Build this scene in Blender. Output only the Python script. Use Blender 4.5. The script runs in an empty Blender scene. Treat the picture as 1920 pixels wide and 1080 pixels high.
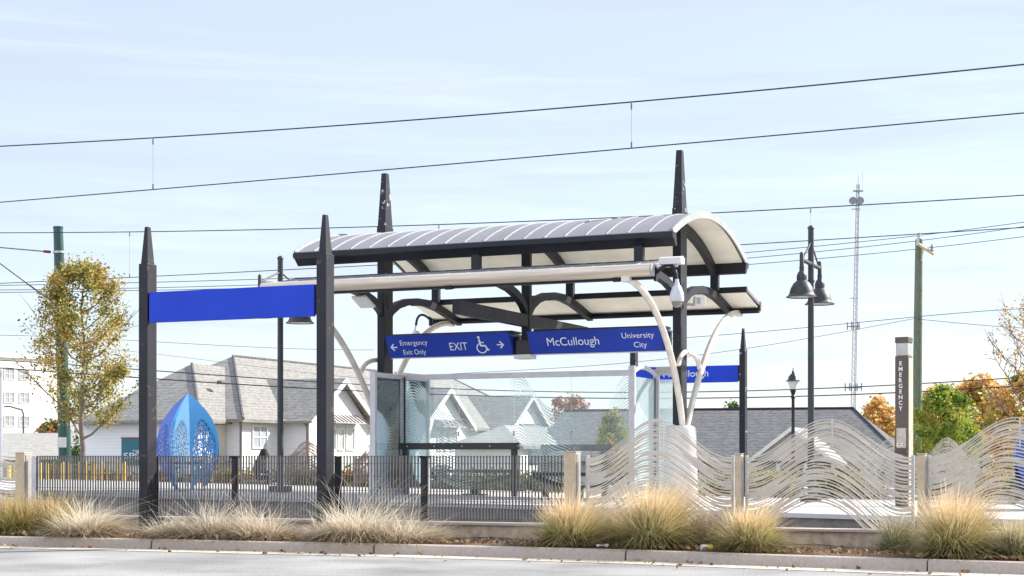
import bpy, math, random
import numpy as np
from mathutils import Vector, Matrix, Euler
SC = bpy.context.scene
R = math.radians
rng = np.random.default_rng(7)
random.seed(7)

# ------------------------------------------------------------------ camera
F, CX, HY, EYE = 3000.0, 960.0, 855.0, 1.2
cam_d = bpy.data.cameras.new('camera'); cam = bpy.data.objects.new('camera', cam_d)
SC.collection.objects.link(cam); SC.camera = cam
cam.location = (0, 0, EYE); cam.rotation_euler = (R(90), 0, 0)
cam_d.sensor_width = 36; cam_d.lens = 36 * F / 1920; cam_d.shift_y = (HY - 540) / 1920
cam_d.clip_start = 0.1; cam_d.clip_end = 5000

# ------------------------------------------------------------------ sky, sun, exposure
SU, SV, EL = 0.70, 0.714, R(36)
U = Vector((0.9183, -0.3958, 0)); V = Vector((0.3958, 0.9183, 0)); ROT = math.atan2(-0.3958, 0.9183)
hs = (U * SU + V * SV).normalized()
to_sun = Vector((hs.x * math.cos(EL), hs.y * math.cos(EL), math.sin(EL)))
w = bpy.data.worlds.new('World'); SC.world = w; w.use_nodes = True
nt = w.node_tree; nt.nodes.clear()
sky = nt.nodes.new('ShaderNodeTexSky'); sky.sky_type = 'NISHITA'; sky.sun_disc = False
sky.sun_elevation = EL; sky.sun_rotation = math.atan2(hs.x, hs.y)
sky.air_density = 1.0; sky.dust_density = 0.25; sky.ozone_density = 1.0
bg = nt.nodes.new('ShaderNodeBackground'); bg.inputs[1].default_value = 0.15
wo = nt.nodes.new('ShaderNodeOutputWorld')
# thin high cirrus: noise over the sky direction, stretched sideways
tc = nt.nodes.new('ShaderNodeTexCoord')
mp = nt.nodes.new('ShaderNodeMapping'); mp.inputs['Rotation'].default_value = (0, R(7), R(20))
mp.inputs['Scale'].default_value = (2.2, 2.2, 34.0)
nz = nt.nodes.new('ShaderNodeTexNoise'); nz.inputs['Scale'].default_value = 1.4
nz.inputs['Detail'].default_value = 7; nz.inputs['Roughness'].default_value = 0.62
cr = nt.nodes.new('ShaderNodeValToRGB')
cr.color_ramp.elements[0].position = 0.50; cr.color_ramp.elements[0].color = (0.76, 0.76, 0.76, 1)
cr.color_ramp.elements[1].position = 0.78; cr.color_ramp.elements[1].color = (0.95, 0.95, 0.95, 1)
mx = nt.nodes.new('ShaderNodeMix'); mx.data_type = 'RGBA'
L = nt.links.new
# veil brightened behind the camera: an added, unseen fill for the shaded fronts
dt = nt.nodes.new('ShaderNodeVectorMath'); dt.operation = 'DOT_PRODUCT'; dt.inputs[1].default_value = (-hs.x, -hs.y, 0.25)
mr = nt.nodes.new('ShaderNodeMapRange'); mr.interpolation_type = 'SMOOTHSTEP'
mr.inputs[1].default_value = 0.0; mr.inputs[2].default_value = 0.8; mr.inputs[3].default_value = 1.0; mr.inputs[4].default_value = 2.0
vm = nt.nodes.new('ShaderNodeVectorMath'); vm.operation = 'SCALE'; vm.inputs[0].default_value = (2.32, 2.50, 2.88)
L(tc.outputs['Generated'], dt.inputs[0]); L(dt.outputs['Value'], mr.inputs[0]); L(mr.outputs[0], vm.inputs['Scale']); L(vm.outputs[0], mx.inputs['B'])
L(tc.outputs['Generated'], mp.inputs[0]); L(mp.outputs[0], nz.inputs['Vector']); L(nz.outputs[0], cr.inputs[0])
# a few brighter wisps of high cloud on top
mp2 = nt.nodes.new('ShaderNodeMapping'); mp2.inputs['Rotation'].default_value = (0, R(-6), R(35)); mp2.inputs['Scale'].default_value = (2.0, 2.0, 26.0)
nz2 = nt.nodes.new('ShaderNodeTexNoise'); nz2.inputs['Scale'].default_value = 1.1; nz2.inputs['Detail'].default_value = 9; nz2.inputs['Roughness'].default_value = 0.66; nz2.inputs['Distortion'].default_value = 0.4
cr2 = nt.nodes.new('ShaderNodeValToRGB'); cr2.color_ramp.elements[0].position = 0.52; cr2.color_ramp.elements[1].position = 0.74
cr2.color_ramp.elements[0].color = (0, 0, 0, 1); cr2.color_ramp.elements[1].color = (0.42, 0.39, 0.32, 1)
ad = nt.nodes.new('ShaderNodeMix'); ad.data_type = 'RGBA'; ad.blend_type = 'ADD'; ad.inputs['Factor'].default_value = 1.0
L(tc.outputs['Generated'], mp2.inputs[0]); L(mp2.outputs[0], nz2.inputs['Vector']); L(nz2.outputs[0], cr2.inputs[0])
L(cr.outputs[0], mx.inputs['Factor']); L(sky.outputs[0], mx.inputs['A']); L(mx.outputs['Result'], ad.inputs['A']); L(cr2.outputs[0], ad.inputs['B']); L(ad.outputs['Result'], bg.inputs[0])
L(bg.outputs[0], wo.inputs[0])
sd_ = bpy.data.lights.new('sun', 'SUN'); sd_.energy = 4.5; sd_.angle = R(0.7); sd_.color = (1.0, 0.94, 0.85)
sun = bpy.data.objects.new('sun', sd_); SC.collection.objects.link(sun)
sun.rotation_euler = to_sun.to_track_quat('Z', 'Y').to_euler()
SC.view_settings.view_transform = 'Standard'; SC.view_settings.look = 'None'
SC.view_settings.exposure = 1.04; SC.view_settings.gamma = 1.0
SC.cycles.max_bounces = 8; SC.cycles.transparent_max_bounces = 24

# ------------------------------------------------------------------ measuring helpers (photo pixel -> place in the world)
O = Vector((0.297, 32.39, 0))                       # middle of the shelter on the platform
def W(s, d, z=0.0): return O + U * s + V * d + Vector((0, 0, z))
def P(px, py, Y): return Vector(((px - CX) / F * Y, Y, EYE - (py - HY) / F * Y))
def G(px, py, z=0.0): return P(px, py, (EYE - z) * F / (py - HY))
def Yd(px, d):
    k = (px - CX) / F                               # solve O + U s + V d on the ray
    s = (k * (O.y + V.y * d) - O.x - V.x * d) / (U.x - k * U.y)
    return s
def PD(px, py, d):
    s = Yd(px, d); q = W(s, d); return P(px, py, q.y)
def plat(s): return 0.36 - 0.015 * s                # the platform falls gently to the right

# ------------------------------------------------------------------ mesh builder
class MB:
    def __init__(self): self.v = []; self.f = []
    def add(self, vs, fs):
        n = len(self.v); self.v += [tuple(x) for x in vs]; self.f += [tuple(n + i for i in f) for f in fs]
    def box(self, c, size, rz=0.0, M=None):
        x, y, z = size[0] / 2, size[1] / 2, size[2] / 2
        vs = [Vector(q) for q in ((-x, -y, -z), (x, -y, -z), (x, y, -z), (-x, y, -z), (-x, -y, z), (x, -y, z), (x, y, z), (-x, y, z))]
        m = M if M is not None else Matrix.Rotation(rz, 3, 'Z')
        self.add([m @ q + Vector(c) for q in vs], [(3, 2, 1, 0), (4, 5, 6, 7), (0, 1, 5, 4), (1, 2, 6, 5), (2, 3, 7, 6), (3, 0, 4, 7)])
        return self
    def frustum(self, c, a, b, h, rz=0.0):           # a, b = (x, y) sizes at bottom and top
        m = Matrix.Rotation(rz, 3, 'Z')
        vs = []
        for (sx, sy), z in ((a, 0), (b, h)):
            for q in ((-1, -1), (1, -1), (1, 1), (-1, 1)):
                vs.append(m @ Vector((q[0] * sx / 2, q[1] * sy / 2, z)) + Vector(c))
        self.add(vs, [(3, 2, 1, 0), (4, 5, 6, 7), (0, 1, 5, 4), (1, 2, 6, 5), (2, 3, 7, 6), (3, 0, 4, 7)]); return self
    def tube(self, pts, r, n=8, caps=True):
        pts = [Vector(p) for p in pts]; k = len(pts)
        rs = r if isinstance(r, (list, tuple)) else [r] * k
        vs = []; up = None
        for i, p in enumerate(pts):
            t = (pts[min(i + 1, k - 1)] - pts[max(i - 1, 0)])
            t = t.normalized() if t.length > 1e-9 else Vector((0, 0, 1))
            if up is None: up = t.orthogonal().normalized()
            up = (up - t * up.dot(t))
            up = up.normalized() if up.length > 1e-6 else t.orthogonal().normalized()
            b = t.cross(up)
            for j in range(n):
                a = 2 * math.pi * j / n
                vs.append(p + (up * math.cos(a) + b * math.sin(a)) * rs[i])
        fs = []
        for i in range(k - 1):
            for j in range(n):
                fs.append((i * n + j, i * n + (j + 1) % n, (i + 1) * n + (j + 1) % n, (i + 1) * n + j))
        if caps: fs += [tuple(range(n - 1, -1, -1)), tuple((k - 1) * n + j for j in range(n))]
        self.add(vs, fs); return self
    def lathe(self, prof, c=(0, 0, 0), n=24, cap0=True, cap1=True):
        vs = []
        for r, z in prof:
            for j in range(n):
                a = 2 * math.pi * j / n; vs.append((c[0] + r * math.cos(a), c[1] + r * math.sin(a), c[2] + z))
        fs = []
        for i in range(len(prof) - 1):
            for j in range(n):
                fs.append((i * n + j, i * n + (j + 1) % n, (i + 1) * n + (j + 1) % n, (i + 1) * n + j))
        if cap0: fs.append(tuple(range(n - 1, -1, -1)))
        if cap1: fs.append(tuple((len(prof) - 1) * n + j for j in range(n)))
        self.add(vs, fs); return self
    def prism(self, poly, a, b):                     # poly: points (Vector); extruded by offsets a -> b (Vectors)
        n = len(poly); a, b = Vector(a), Vector(b)
        vs = [Vector(p) + a for p in poly] + [Vector(p) + b for p in poly]
        fs = [tuple(range(n - 1, -1, -1)), tuple(range(n, 2 * n))]
        for i in range(n): fs.append((i, (i + 1) % n, n + (i + 1) % n, n + i))
        self.add(vs, fs); return self
    def beam(self, path, wx, h):                     # path in the local (y, z) plane, at x = path x; depth h across the path, width wx along x
        k = len(path); vs = []
        for i, p in enumerate(path):
            a, b = path[max(i - 1, 0)], path[min(i + 1, k - 1)]
            t = (Vector(b) - Vector(a)).normalized(); nn = Vector((0, -t.z, t.y)); x = Vector((wx / 2, 0, 0)); p = Vector(p)
            vs += [p - x - nn * h / 2, p + x - nn * h / 2, p + x + nn * h / 2, p - x + nn * h / 2]
        fs = [(0, 1, 2, 3), tuple((k - 1) * 4 + j for j in (3, 2, 1, 0))]
        for i in range(k - 1):
            for j in range(4): fs.append((i * 4 + j, (i + 1) * 4 + j, (i + 1) * 4 + (j + 1) % 4, i * 4 + (j + 1) % 4))
        self.add(vs, fs); return self
    def build(self, name, mat, parent=None, smooth=False, bevel=0.0, loc=None):
        return mesh_obj(name, self.v, self.f, mat, parent, smooth, bevel, loc)

def mesh_obj(name, v, f, mat, parent=None, smooth=False, bevel=0.0, loc=None, recalc=True):
    me = bpy.data.meshes.new(name); me.from_pydata([tuple(x) for x in v], [], f); me.update()
    if recalc:
        import bmesh
        bm = bmesh.new(); bm.from_mesh(me); bmesh.ops.recalc_face_normals(bm, faces=bm.faces); bm.to_mesh(me); bm.free()
    o = bpy.data.objects.new(name, me); SC.collection.objects.link(o)
    if mat: me.materials.append(mat)
    if parent: o.parent = parent
    if loc is not None: o.location = loc
    if smooth:
        for p in me.polygons: p.use_smooth = True
        try: me.set_sharp_from_angle(angle=R(40))
        except Exception: pass
    if bevel:
        m = o.modifiers.new('bevel', 'BEVEL'); m.width = bevel; m.segments = 2; m.limit_method = 'ANGLE'; m.angle_limit = R(40)
    return o

def tag(o, label=None, cat=None, group=None, kind=None):
    if label: o['label'] = label
    if cat: o['category'] = cat
    if group: o['group'] = group
    if kind: o['kind'] = kind
    return o
def thing(name, label, cat, loc=(0, 0, 0), rz=0.0, group=None):
    o = bpy.data.objects.new(name, None); SC.collection.objects.link(o)
    o.empty_display_size = 0.2; o.location = loc; o.rotation_euler = (0, 0, rz)
    return tag(o, label, cat, group)
def copy_thing(o, loc, rz=None, label=None):
    c = o.copy(); SC.collection.objects.link(c); c.location = loc
    if rz is not None: c.rotation_euler = (0, 0, rz)
    if label: c['label'] = label
    for ch in o.children:
        k = ch.copy(); SC.collection.objects.link(k); k.parent = c
        for g in ch.children:
            q = g.copy(); SC.collection.objects.link(q); q.parent = k
    return c

# ------------------------------------------------------------------ materials
def newmat(name):
    m = bpy.data.materials.new(name); m.use_nodes = True; t = m.node_tree
    return m, t, t.nodes['Principled BSDF']
def mat(name, col, rough=0.6, metal=0.0, var=0.12, scale=6.0, bump=0.0, bscale=40.0, detail=5, col2=None, stretch=None, spec=0.5):
    m, t, b = newmat(name); N = t.nodes; L = t.links.new
    b.inputs['Roughness'].default_value = rough; b.inputs['Metallic'].default_value = metal
    b.inputs['Specular IOR Level'].default_value = spec
    co = N.new('ShaderNodeTexCoord'); src = co.outputs['Object']
    if stretch:
        mpn = N.new('ShaderNodeMapping'); mpn.inputs['Scale'].default_value = stretch; L(src, mpn.inputs[0]); src = mpn.outputs[0]
    n = N.new('ShaderNodeTexNoise'); n.inputs['Scale'].default_value = scale; n.inputs['Detail'].default_value = detail
    L(src, n.inputs['Vector'])
    r = N.new('ShaderNodeValToRGB'); c2 = col2 or tuple(c * (1 - 2 * var) for c in col)
    r.color_ramp.elements[0].position = 0.32; r.color_ramp.elements[1].position = 0.68
    r.color_ramp.elements[0].color = (*c2, 1); r.color_ramp.elements[1].color = (*[min(1, c * (1 + (0 if col2 else var))) for c in col], 1)
    L(n.outputs[0], r.inputs[0]); L(r.outputs[0], b.inputs['Base Color'])
    if bump:
        n2 = N.new('ShaderNodeTexNoise'); n2.inputs['Scale'].default_value = bscale; n2.inputs['Detail'].default_value = 4; L(src, n2.inputs['Vector'])
        bp = N.new('ShaderNodeBump'); bp.inputs['Strength'].default_value = bump; bp.inputs['Distance'].default_value = 0.02
        L(n2.outputs[0], bp.inputs['Height']); L(bp.outputs[0], b.inputs['Normal'])
    return m
def leafmat(name, cols, trans=0.35, rough=0.6):
    """one colour per leaf from a ramp; thin leaves let some light through"""
    m, t, b = newmat(name); N = t.nodes; L = t.links.new
    g = N.new('ShaderNodeNewGeometry'); r = N.new('ShaderNodeValToRGB'); r.color_ramp.interpolation = 'LINEAR'
    el = r.color_ramp.elements
    while len(el) < len(cols): el.new(0.5)
    for i, c in enumerate(cols): el[i].position = i / (len(cols) - 1); el[i].color = (*c, 1)
    L(g.outputs['Random Per Island'], r.inputs[0]); L(r.outputs[0], b.inputs['Base Color'])
    b.inputs['Roughness'].default_value = rough; b.inputs['Specular IOR Level'].default_value = 0.25
    tr = N.new('ShaderNodeBsdfTranslucent'); L(r.outputs[0], tr.inputs[0])
    mxs = N.new('ShaderNodeMixShader'); mxs.inputs[0].default_value = trans
    L(b.outputs[0], mxs.inputs[1]); L(tr.outputs[0], mxs.inputs[2]); L(mxs.outputs[0], N['Material Output'].inputs[0])
    return m
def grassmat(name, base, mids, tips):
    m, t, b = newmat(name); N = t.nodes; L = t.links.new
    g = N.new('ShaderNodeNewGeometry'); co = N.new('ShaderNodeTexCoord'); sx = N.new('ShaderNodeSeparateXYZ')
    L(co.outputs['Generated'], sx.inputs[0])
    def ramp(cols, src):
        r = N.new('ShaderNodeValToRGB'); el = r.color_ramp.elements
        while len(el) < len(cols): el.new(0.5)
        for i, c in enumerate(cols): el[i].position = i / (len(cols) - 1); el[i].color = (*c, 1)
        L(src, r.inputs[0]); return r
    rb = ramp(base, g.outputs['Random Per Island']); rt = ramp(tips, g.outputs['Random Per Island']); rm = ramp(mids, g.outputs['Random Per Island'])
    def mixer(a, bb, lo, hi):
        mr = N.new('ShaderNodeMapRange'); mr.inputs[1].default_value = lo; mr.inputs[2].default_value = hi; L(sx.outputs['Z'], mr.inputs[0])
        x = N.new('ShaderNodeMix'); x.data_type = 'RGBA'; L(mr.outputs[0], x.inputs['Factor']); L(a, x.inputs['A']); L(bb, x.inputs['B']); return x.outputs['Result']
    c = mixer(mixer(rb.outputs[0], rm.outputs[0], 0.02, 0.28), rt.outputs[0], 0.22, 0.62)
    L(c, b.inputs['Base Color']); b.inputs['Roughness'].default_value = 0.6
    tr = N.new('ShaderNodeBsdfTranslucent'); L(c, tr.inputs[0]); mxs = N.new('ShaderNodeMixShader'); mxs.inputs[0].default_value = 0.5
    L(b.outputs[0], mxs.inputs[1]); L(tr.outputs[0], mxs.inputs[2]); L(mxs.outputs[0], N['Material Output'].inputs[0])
    return m

M = {}
M['dark'] = mat('charcoal_paint', (0.021, 0.022, 0.030), 0.5, 0.0, 0.12, 3.0, 0.02, spec=0.3)
M['dark2'] = mat('charcoal_paint_far', (0.03, 0.031, 0.037), 0.5, 0.0, 0.12, 3.0)
M['black'] = mat('black_paint', (0.018, 0.018, 0.021), 0.4, 0.0, 0.15, 4.0)
M['fence'] = mat('grey_fence_paint', (0.070, 0.068, 0.073), 0.45, 0.0, 0.12, 3.0)
M['lampgrey'] = mat('lamp_grey_paint', (0.040, 0.043, 0.050), 0.5, 0.0, 0.12, 4.0)
M['roof'] = mat('pale_roof_metal', (0.24, 0.24, 0.265), 0.5, 0.1, 0.06, 1.2, stretch=(1, 0.3, 1))
M['roofedge'] = mat('silver_roof_edge', (0.40, 0.40, 0.40), 0.45, 0.15, 0.06, 4)
M['ceiling'] = mat('cream_ceiling_panel', (0.95, 0.91, 0.78), 0.7, 0, 0.05, 2.0)
M['gutter'] = mat('weathered_metal_gutter', (0.70, 0.60, 0.49), 0.38, 0.25, 0.11, 2.0, stretch=(0.5, 6, 9))
M['silver'] = mat('silver_pipe_paint', (0.76, 0.70, 0.62), 0.35, 0.1, 0.06, 5)
M['frame'] = mat('light_aluminium_frame', (0.60, 0.58, 0.60), 0.4, 0.2, 0.05, 4)
M['white'] = mat('white_casing', (0.74, 0.74, 0.73), 0.45, 0, 0.05, 6)
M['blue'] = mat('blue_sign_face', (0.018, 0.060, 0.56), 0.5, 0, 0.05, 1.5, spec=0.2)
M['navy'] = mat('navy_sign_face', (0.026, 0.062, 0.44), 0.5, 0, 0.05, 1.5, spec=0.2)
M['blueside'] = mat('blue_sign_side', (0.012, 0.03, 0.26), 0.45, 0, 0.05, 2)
M['letter'] = mat('white_lettering', (0.82, 0.84, 0.88), 0.5, 0, 0.02, 8)
M['wavy'] = mat('beige_wavy_metal', (0.63, 0.57, 0.49), 0.45, 0.0, 0.06, 3)
M['tanpost'] = mat('tan_post', (0.64, 0.50, 0.345), 0.65, 0, 0.10, 7, 0.05)
M['rail'] = mat('brushed_rail', (0.5, 0.49, 0.47), 0.35, 0.5, 0.05, 9)
M['pedestal'] = mat('white_concrete_pedestal', (0.70, 0.69, 0.68), 0.7, 0, 0.05, 5, 0.05)
M['wire'] = mat('dark_cable', (0.035, 0.035, 0.05), 0.5, 0.3, 0.1, 5)
M['thinwire'] = mat('grey_cable', (0.10, 0.12, 0.14), 0.5, 0.2, 0.1, 5)
M['greenpole'] = mat('green_steel_pole', (0.030, 0.085, 0.078), 0.4, 0.2, 0.12, 3)
M['woodpole'] = mat('weathered_green_wood', (0.16, 0.19, 0.13), 0.8, 0, 0.22, 6, 0.2, stretch=(9, 9, 1))
M['lattice'] = mat('pale_tower_steel', (0.47, 0.43, 0.47), 0.6, 0, 0.1, 2)  # pale paint, with the sky flare over the mast put into the tint
M['towerdark'] = mat('tower_antenna_grey', (0.28, 0.30, 0.34), 0.6, 0, 0.1, 2)
M['yellow'] = mat('yellow_bollard_paint', (0.86, 0.60, 0.06), 0.45, 0, 0.08, 5)
M['brown'] = mat('brown_column_paint', (0.105, 0.080, 0.062), 0.5, 0, 0.08, 4)
M['sunside'] = mat('sunlit_column_side', (0.52, 0.46, 0.37), 0.5, 0, 0.06, 4)
M['plate'] = mat('brushed_plate', (0.48, 0.43, 0.36), 0.4, 0.3, 0.08, 9)
M['red'] = mat('dark_red_print', (0.30, 0.02, 0.03), 0.5, 0, 0.1, 9)
M['teal'] = mat('teal_sign', (0.018, 0.130, 0.175), 0.5, 0, 0.05, 2)
M['cam'] = mat('pale_grey_camera_shell', (0.62, 0.64, 0.68), 0.3, 0, 0.04, 6)
M['bark'] = mat('grey_brown_bark', (0.20, 0.165, 0.145), 0.85, 0, 0.25, 12, 0.4, stretch=(6, 6, 1.2))
M['barkd'] = mat('dark_bark', (0.085, 0.07, 0.06), 0.85, 0, 0.25, 9, 0.3)
M['pane'] = mat('window_pane', (0.40, 0.44, 0.47), 0.08, 0, 0.10, 1.2)
M['panedark'] = mat('dark_window_pane', (0.13, 0.15, 0.18), 0.08, 0, 0.15, 1.2)
M['trim'] = mat('white_trim', (0.80, 0.79, 0.77), 0.6, 0, 0.04, 4)
M['cream'] = mat('cream_recess_wall', (0.62, 0.56, 0.49), 0.8, 0, 0.05, 4)
M['pipe'] = mat('brown_grey_downpipe', (0.17, 0.15, 0.15), 0.5, 0, 0.08, 4)
M['awning'] = mat('grey_metal_awning', (0.42, 0.41, 0.42), 0.45, 0.2, 0.05, 3)
M['skin'] = mat('person_skin', (0.20, 0.11, 0.075), 0.55, 0, 0.04, 9)
M['cloth'] = mat('dark_jacket', (0.022, 0.023, 0.028), 0.85, 0, 0.2, 9)
M['jeans'] = mat('grey_trousers', (0.10, 0.11, 0.14), 0.85, 0, 0.2, 9)
M['lens'] = mat('clear_dome_lens', (0.30, 0.28, 0.26), 0.06, 0.2, 0.1, 8)
M['frost'] = mat('frosted_light_band', (0.46, 0.455, 0.43), 0.25, 0.1, 0.12, 4)
M['steel'] = mat('worn_rail_steel', (0.30, 0.27, 0.25), 0.4, 0.7, 0.1, 6)
M['strawbit'] = mat('pale_paper_litter', (0.72, 0.71, 0.68), 0.7, 0, 0.05, 9)

def chipped(name, base, chip, thr):
    m = mat(name, base, 0.5, 0.0, 0.12, 3.0, 0.02, spec=0.3); t = m.node_tree; N = t.nodes; L = t.links.new; b = N['Principled BSDF']
    src = b.inputs['Base Color'].links[0].from_socket
    co = N.new('ShaderNodeTexCoord'); n = N.new('ShaderNodeTexNoise'); n.inputs['Scale'].default_value = 7.0; n.inputs['Detail'].default_value = 6; n.inputs['Roughness'].default_value = 0.7
    L(co.outputs['Object'], n.inputs['Vector']); g = N.new('ShaderNodeMath'); g.operation = 'GREATER_THAN'; g.inputs[1].default_value = thr; L(n.outputs[0], g.inputs[0])
    x = N.new('ShaderNodeMix'); x.data_type = 'RGBA'; x.inputs['B'].default_value = (*chip, 1); L(g.outputs[0], x.inputs['Factor']); L(src, x.inputs['A']); L(x.outputs['Result'], b.inputs['Base Color']); return m
M['chip'] = chipped('chipped_charcoal_paint', (0.021, 0.022, 0.030), (0.50, 0.50, 0.52), 0.625)
M['rusty'] = chipped('rust_spotted_charcoal_paint', (0.021, 0.022, 0.030), (0.10, 0.055, 0.035), 0.62)

def shingle(name, c1, c2, sx=(3.2, 3.2, 7.0)):
    m, t, b = newmat(name); N = t.nodes; L = t.links.new
    co = N.new('ShaderNodeTexCoord')
    mpn = N.new('ShaderNodeMapping'); mpn.inputs['Scale'].default_value = sx; L(co.outputs['Object'], mpn.inputs[0])
    vo = N.new('ShaderNodeTexVoronoi'); vo.inputs['Scale'].default_value = 2.0; L(mpn.outputs[0], vo.inputs['Vector'])
    sep = N.new('ShaderNodeSeparateColor'); L(vo.outputs['Color'], sep.inputs[0])
    wv = N.new('ShaderNodeTexWave'); wv.bands_direction = 'Z'; wv.inputs['Scale'].default_value = 2.4; wv.inputs['Distortion'].default_value = 0.6
    L(co.outputs['Object'], wv.inputs['Vector'])
    ad = N.new('ShaderNodeMath'); ad.operation = 'MULTIPLY_ADD'; ad.inputs[1].default_value = 0.65; L(sep.outputs[0], ad.inputs[0])
    ml = N.new('ShaderNodeMath'); ml.operation = 'MULTIPLY'; ml.inputs[1].default_value = 0.35; L(wv.outputs['Fac'], ml.inputs[0]); L(ml.outputs[0], ad.inputs[2])
    r = N.new('ShaderNodeValToRGB'); r.color_ramp.elements[0].color = (*c1, 1); r.color_ramp.elements[1].color = (*c2, 1)
    L(ad.outputs[0], r.inputs[0]); L(r.outputs[0], b.inputs['Base Color']); b.inputs['Roughness'].default_value = 0.9
    return m
M['shingle'] = shingle('grey_tan_shingles', (0.155, 0.15, 0.145), (0.31, 0.30, 0.28))
M['shingled'] = shingle('slate_grey_shingles', (0.06, 0.06, 0.066), (0.155, 0.155, 0.165))
M['shinglel'] = shingle('pale_shingles', (0.27, 0.265, 0.25), (0.40, 0.39, 0.36))
def siding(name, col, pitch=0.14):
    m, t, b = newmat(name); N = t.nodes; L = t.links.new
    co = N.new('ShaderNodeTexCoord'); sx = N.new('ShaderNodeSeparateXYZ'); L(co.outputs['Object'], sx.inputs[0])
    dv = N.new('ShaderNodeMath'); dv.operation = 'DIVIDE'; dv.inputs[1].default_value = pitch; L(sx.outputs['Z'], dv.inputs[0])
    fr = N.new('ShaderNodeMath'); fr.operation = 'FRACT'; L(dv.outputs[0], fr.inputs[0])
    bp = N.new('ShaderNodeBump'); bp.inputs['Strength'].default_value = 1.0; bp.inputs['Distance'].default_value = 0.06; bp.invert = True
    L(fr.outputs[0], bp.inputs['Height']); L(bp.outputs[0], b.inputs['Normal'])
    nz = N.new('ShaderNodeTexNoise'); nz.inputs['Scale'].default_value = 0.9; nz.inputs['Detail'].default_value = 4; L(co.outputs['Object'], nz.inputs['Vector'])
    r = N.new('ShaderNodeValToRGB'); r.color_ramp.elements[0].color = (*[c * 0.9 for c in col], 1); r.color_ramp.elements[1].color = (*col, 1)
    L(nz.outputs[0], r.inputs[0]); L(r.outputs[0], b.inputs['Base Color']); b.inputs['Roughness'].default_value = 0.65
    return m
M['siding'] = siding('white_lap_siding', (0.86, 0.84, 0.82))
M['siding2'] = siding('cream_lap_siding', (0.56, 0.50, 0.46))
M['stucco'] = mat('white_stucco', (0.82, 0.79, 0.77), 0.8, 0, 0.03, 2)

def glassmat(name, milk):
    m, t, b = newmat(name); N = t.nodes; L = t.links.new
    N.remove(b); out = N['Material Output']
    tr = N.new('ShaderNodeBsdfTransparent'); tr.inputs[0].default_value = (0.93, 0.965, 0.965, 1)
    gl = N.new('ShaderNodeBsdfGlossy'); gl.inputs['Roughness'].default_value = 0.02; gl.inputs[0].default_value = (0.9, 0.95, 1, 1)
    fr = N.new('ShaderNodeFresnel'); fr.inputs[0].default_value = 1.5
    m1 = N.new('ShaderNodeMixShader'); L(fr.outputs[0], m1.inputs[0]); L(tr.outputs[0], m1.inputs[1]); L(gl.outputs[0], m1.inputs[2])
    df = N.new('ShaderNodeBsdfDiffuse'); df.inputs[0].default_value = (0.70, 0.80, 0.82, 1)
    tl = N.new('ShaderNodeBsdfTranslucent'); tl.inputs[0].default_value = (0.70, 0.80, 0.82, 1)
    ms = N.new('ShaderNodeMixShader'); ms.inputs[0].default_value = 0.5; L(df.outputs[0], ms.inputs[1]); L(tl.outputs[0], ms.inputs[2])
    def math_(op, a, bb=None, c=None):
        q = N.new('ShaderNodeMath'); q.operation = op
        for i, x in enumerate((a, bb, c)):
            if x is None: continue
            if isinstance(x, (int, float)): q.inputs[i].default_value = x
            else: L(x, q.inputs[i])
        return q.outputs[0]
    co = N.new('ShaderNodeTexCoord'); sx = N.new('ShaderNodeSeparateXYZ'); L(co.outputs['Object'], sx.inputs[0])
    x = math_('ADD', sx.outputs['X'], math_('MULTIPLY', sx.outputs['Y'], 1.25)); z = sx.outputs['Z']
    a1 = math_('MULTIPLY', math_('SINE', math_('MULTIPLY_ADD', x, 2.6, 1.4)), 0.46)
    a2 = math_('MULTIPLY', math_('SINE', math_('MULTIPLY_ADD', x, 5.2, 2.2)), 0.16)
    h = math_('ADD', a1, a2)
    zz = math_('SUBTRACT', z, h)
    # rows of etched bands, thicker on one flank of each wave
    fq = math_('FRACT', math_('MULTIPLY', zz, 17.0))
    nzz = N.new('ShaderNodeTexNoise'); nzz.inputs['Scale'].default_value = 1.1; L(co.outputs['Object'], nzz.inputs['Vector'])
    th = math_('MULTIPLY_ADD', math_('SINE', math_('MULTIPLY_ADD', x, 2.6, 0.2)), 0.26, math_('MULTIPLY', nzz.outputs[0], 0.5))
    line = math_('LESS_THAN', fq, th)
    env = math_('MULTIPLY', math_('GREATER_THAN', zz, 0.75), math_('LESS_THAN', zz, 2.25))
    fac = math_('MULTIPLY', math_('MULTIPLY', line, env), 0.66)
    fac = math_('ADD', fac, milk)
    m2 = N.new('ShaderNodeMixShader'); L(fac, m2.inputs[0]); L(m1.outputs[0], m2.inputs[1]); L(ms.outputs[0], m2.inputs[2])
    L(m2.outputs[0], out.inputs[0])
    return m
M['glass'] = glassmat('etched_glass', 0.02)
M['glassmilky'] = glassmat('etched_glare_wing_glass', 0.42)  # extra milk paints in the pale reflection on the wing panes
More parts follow.
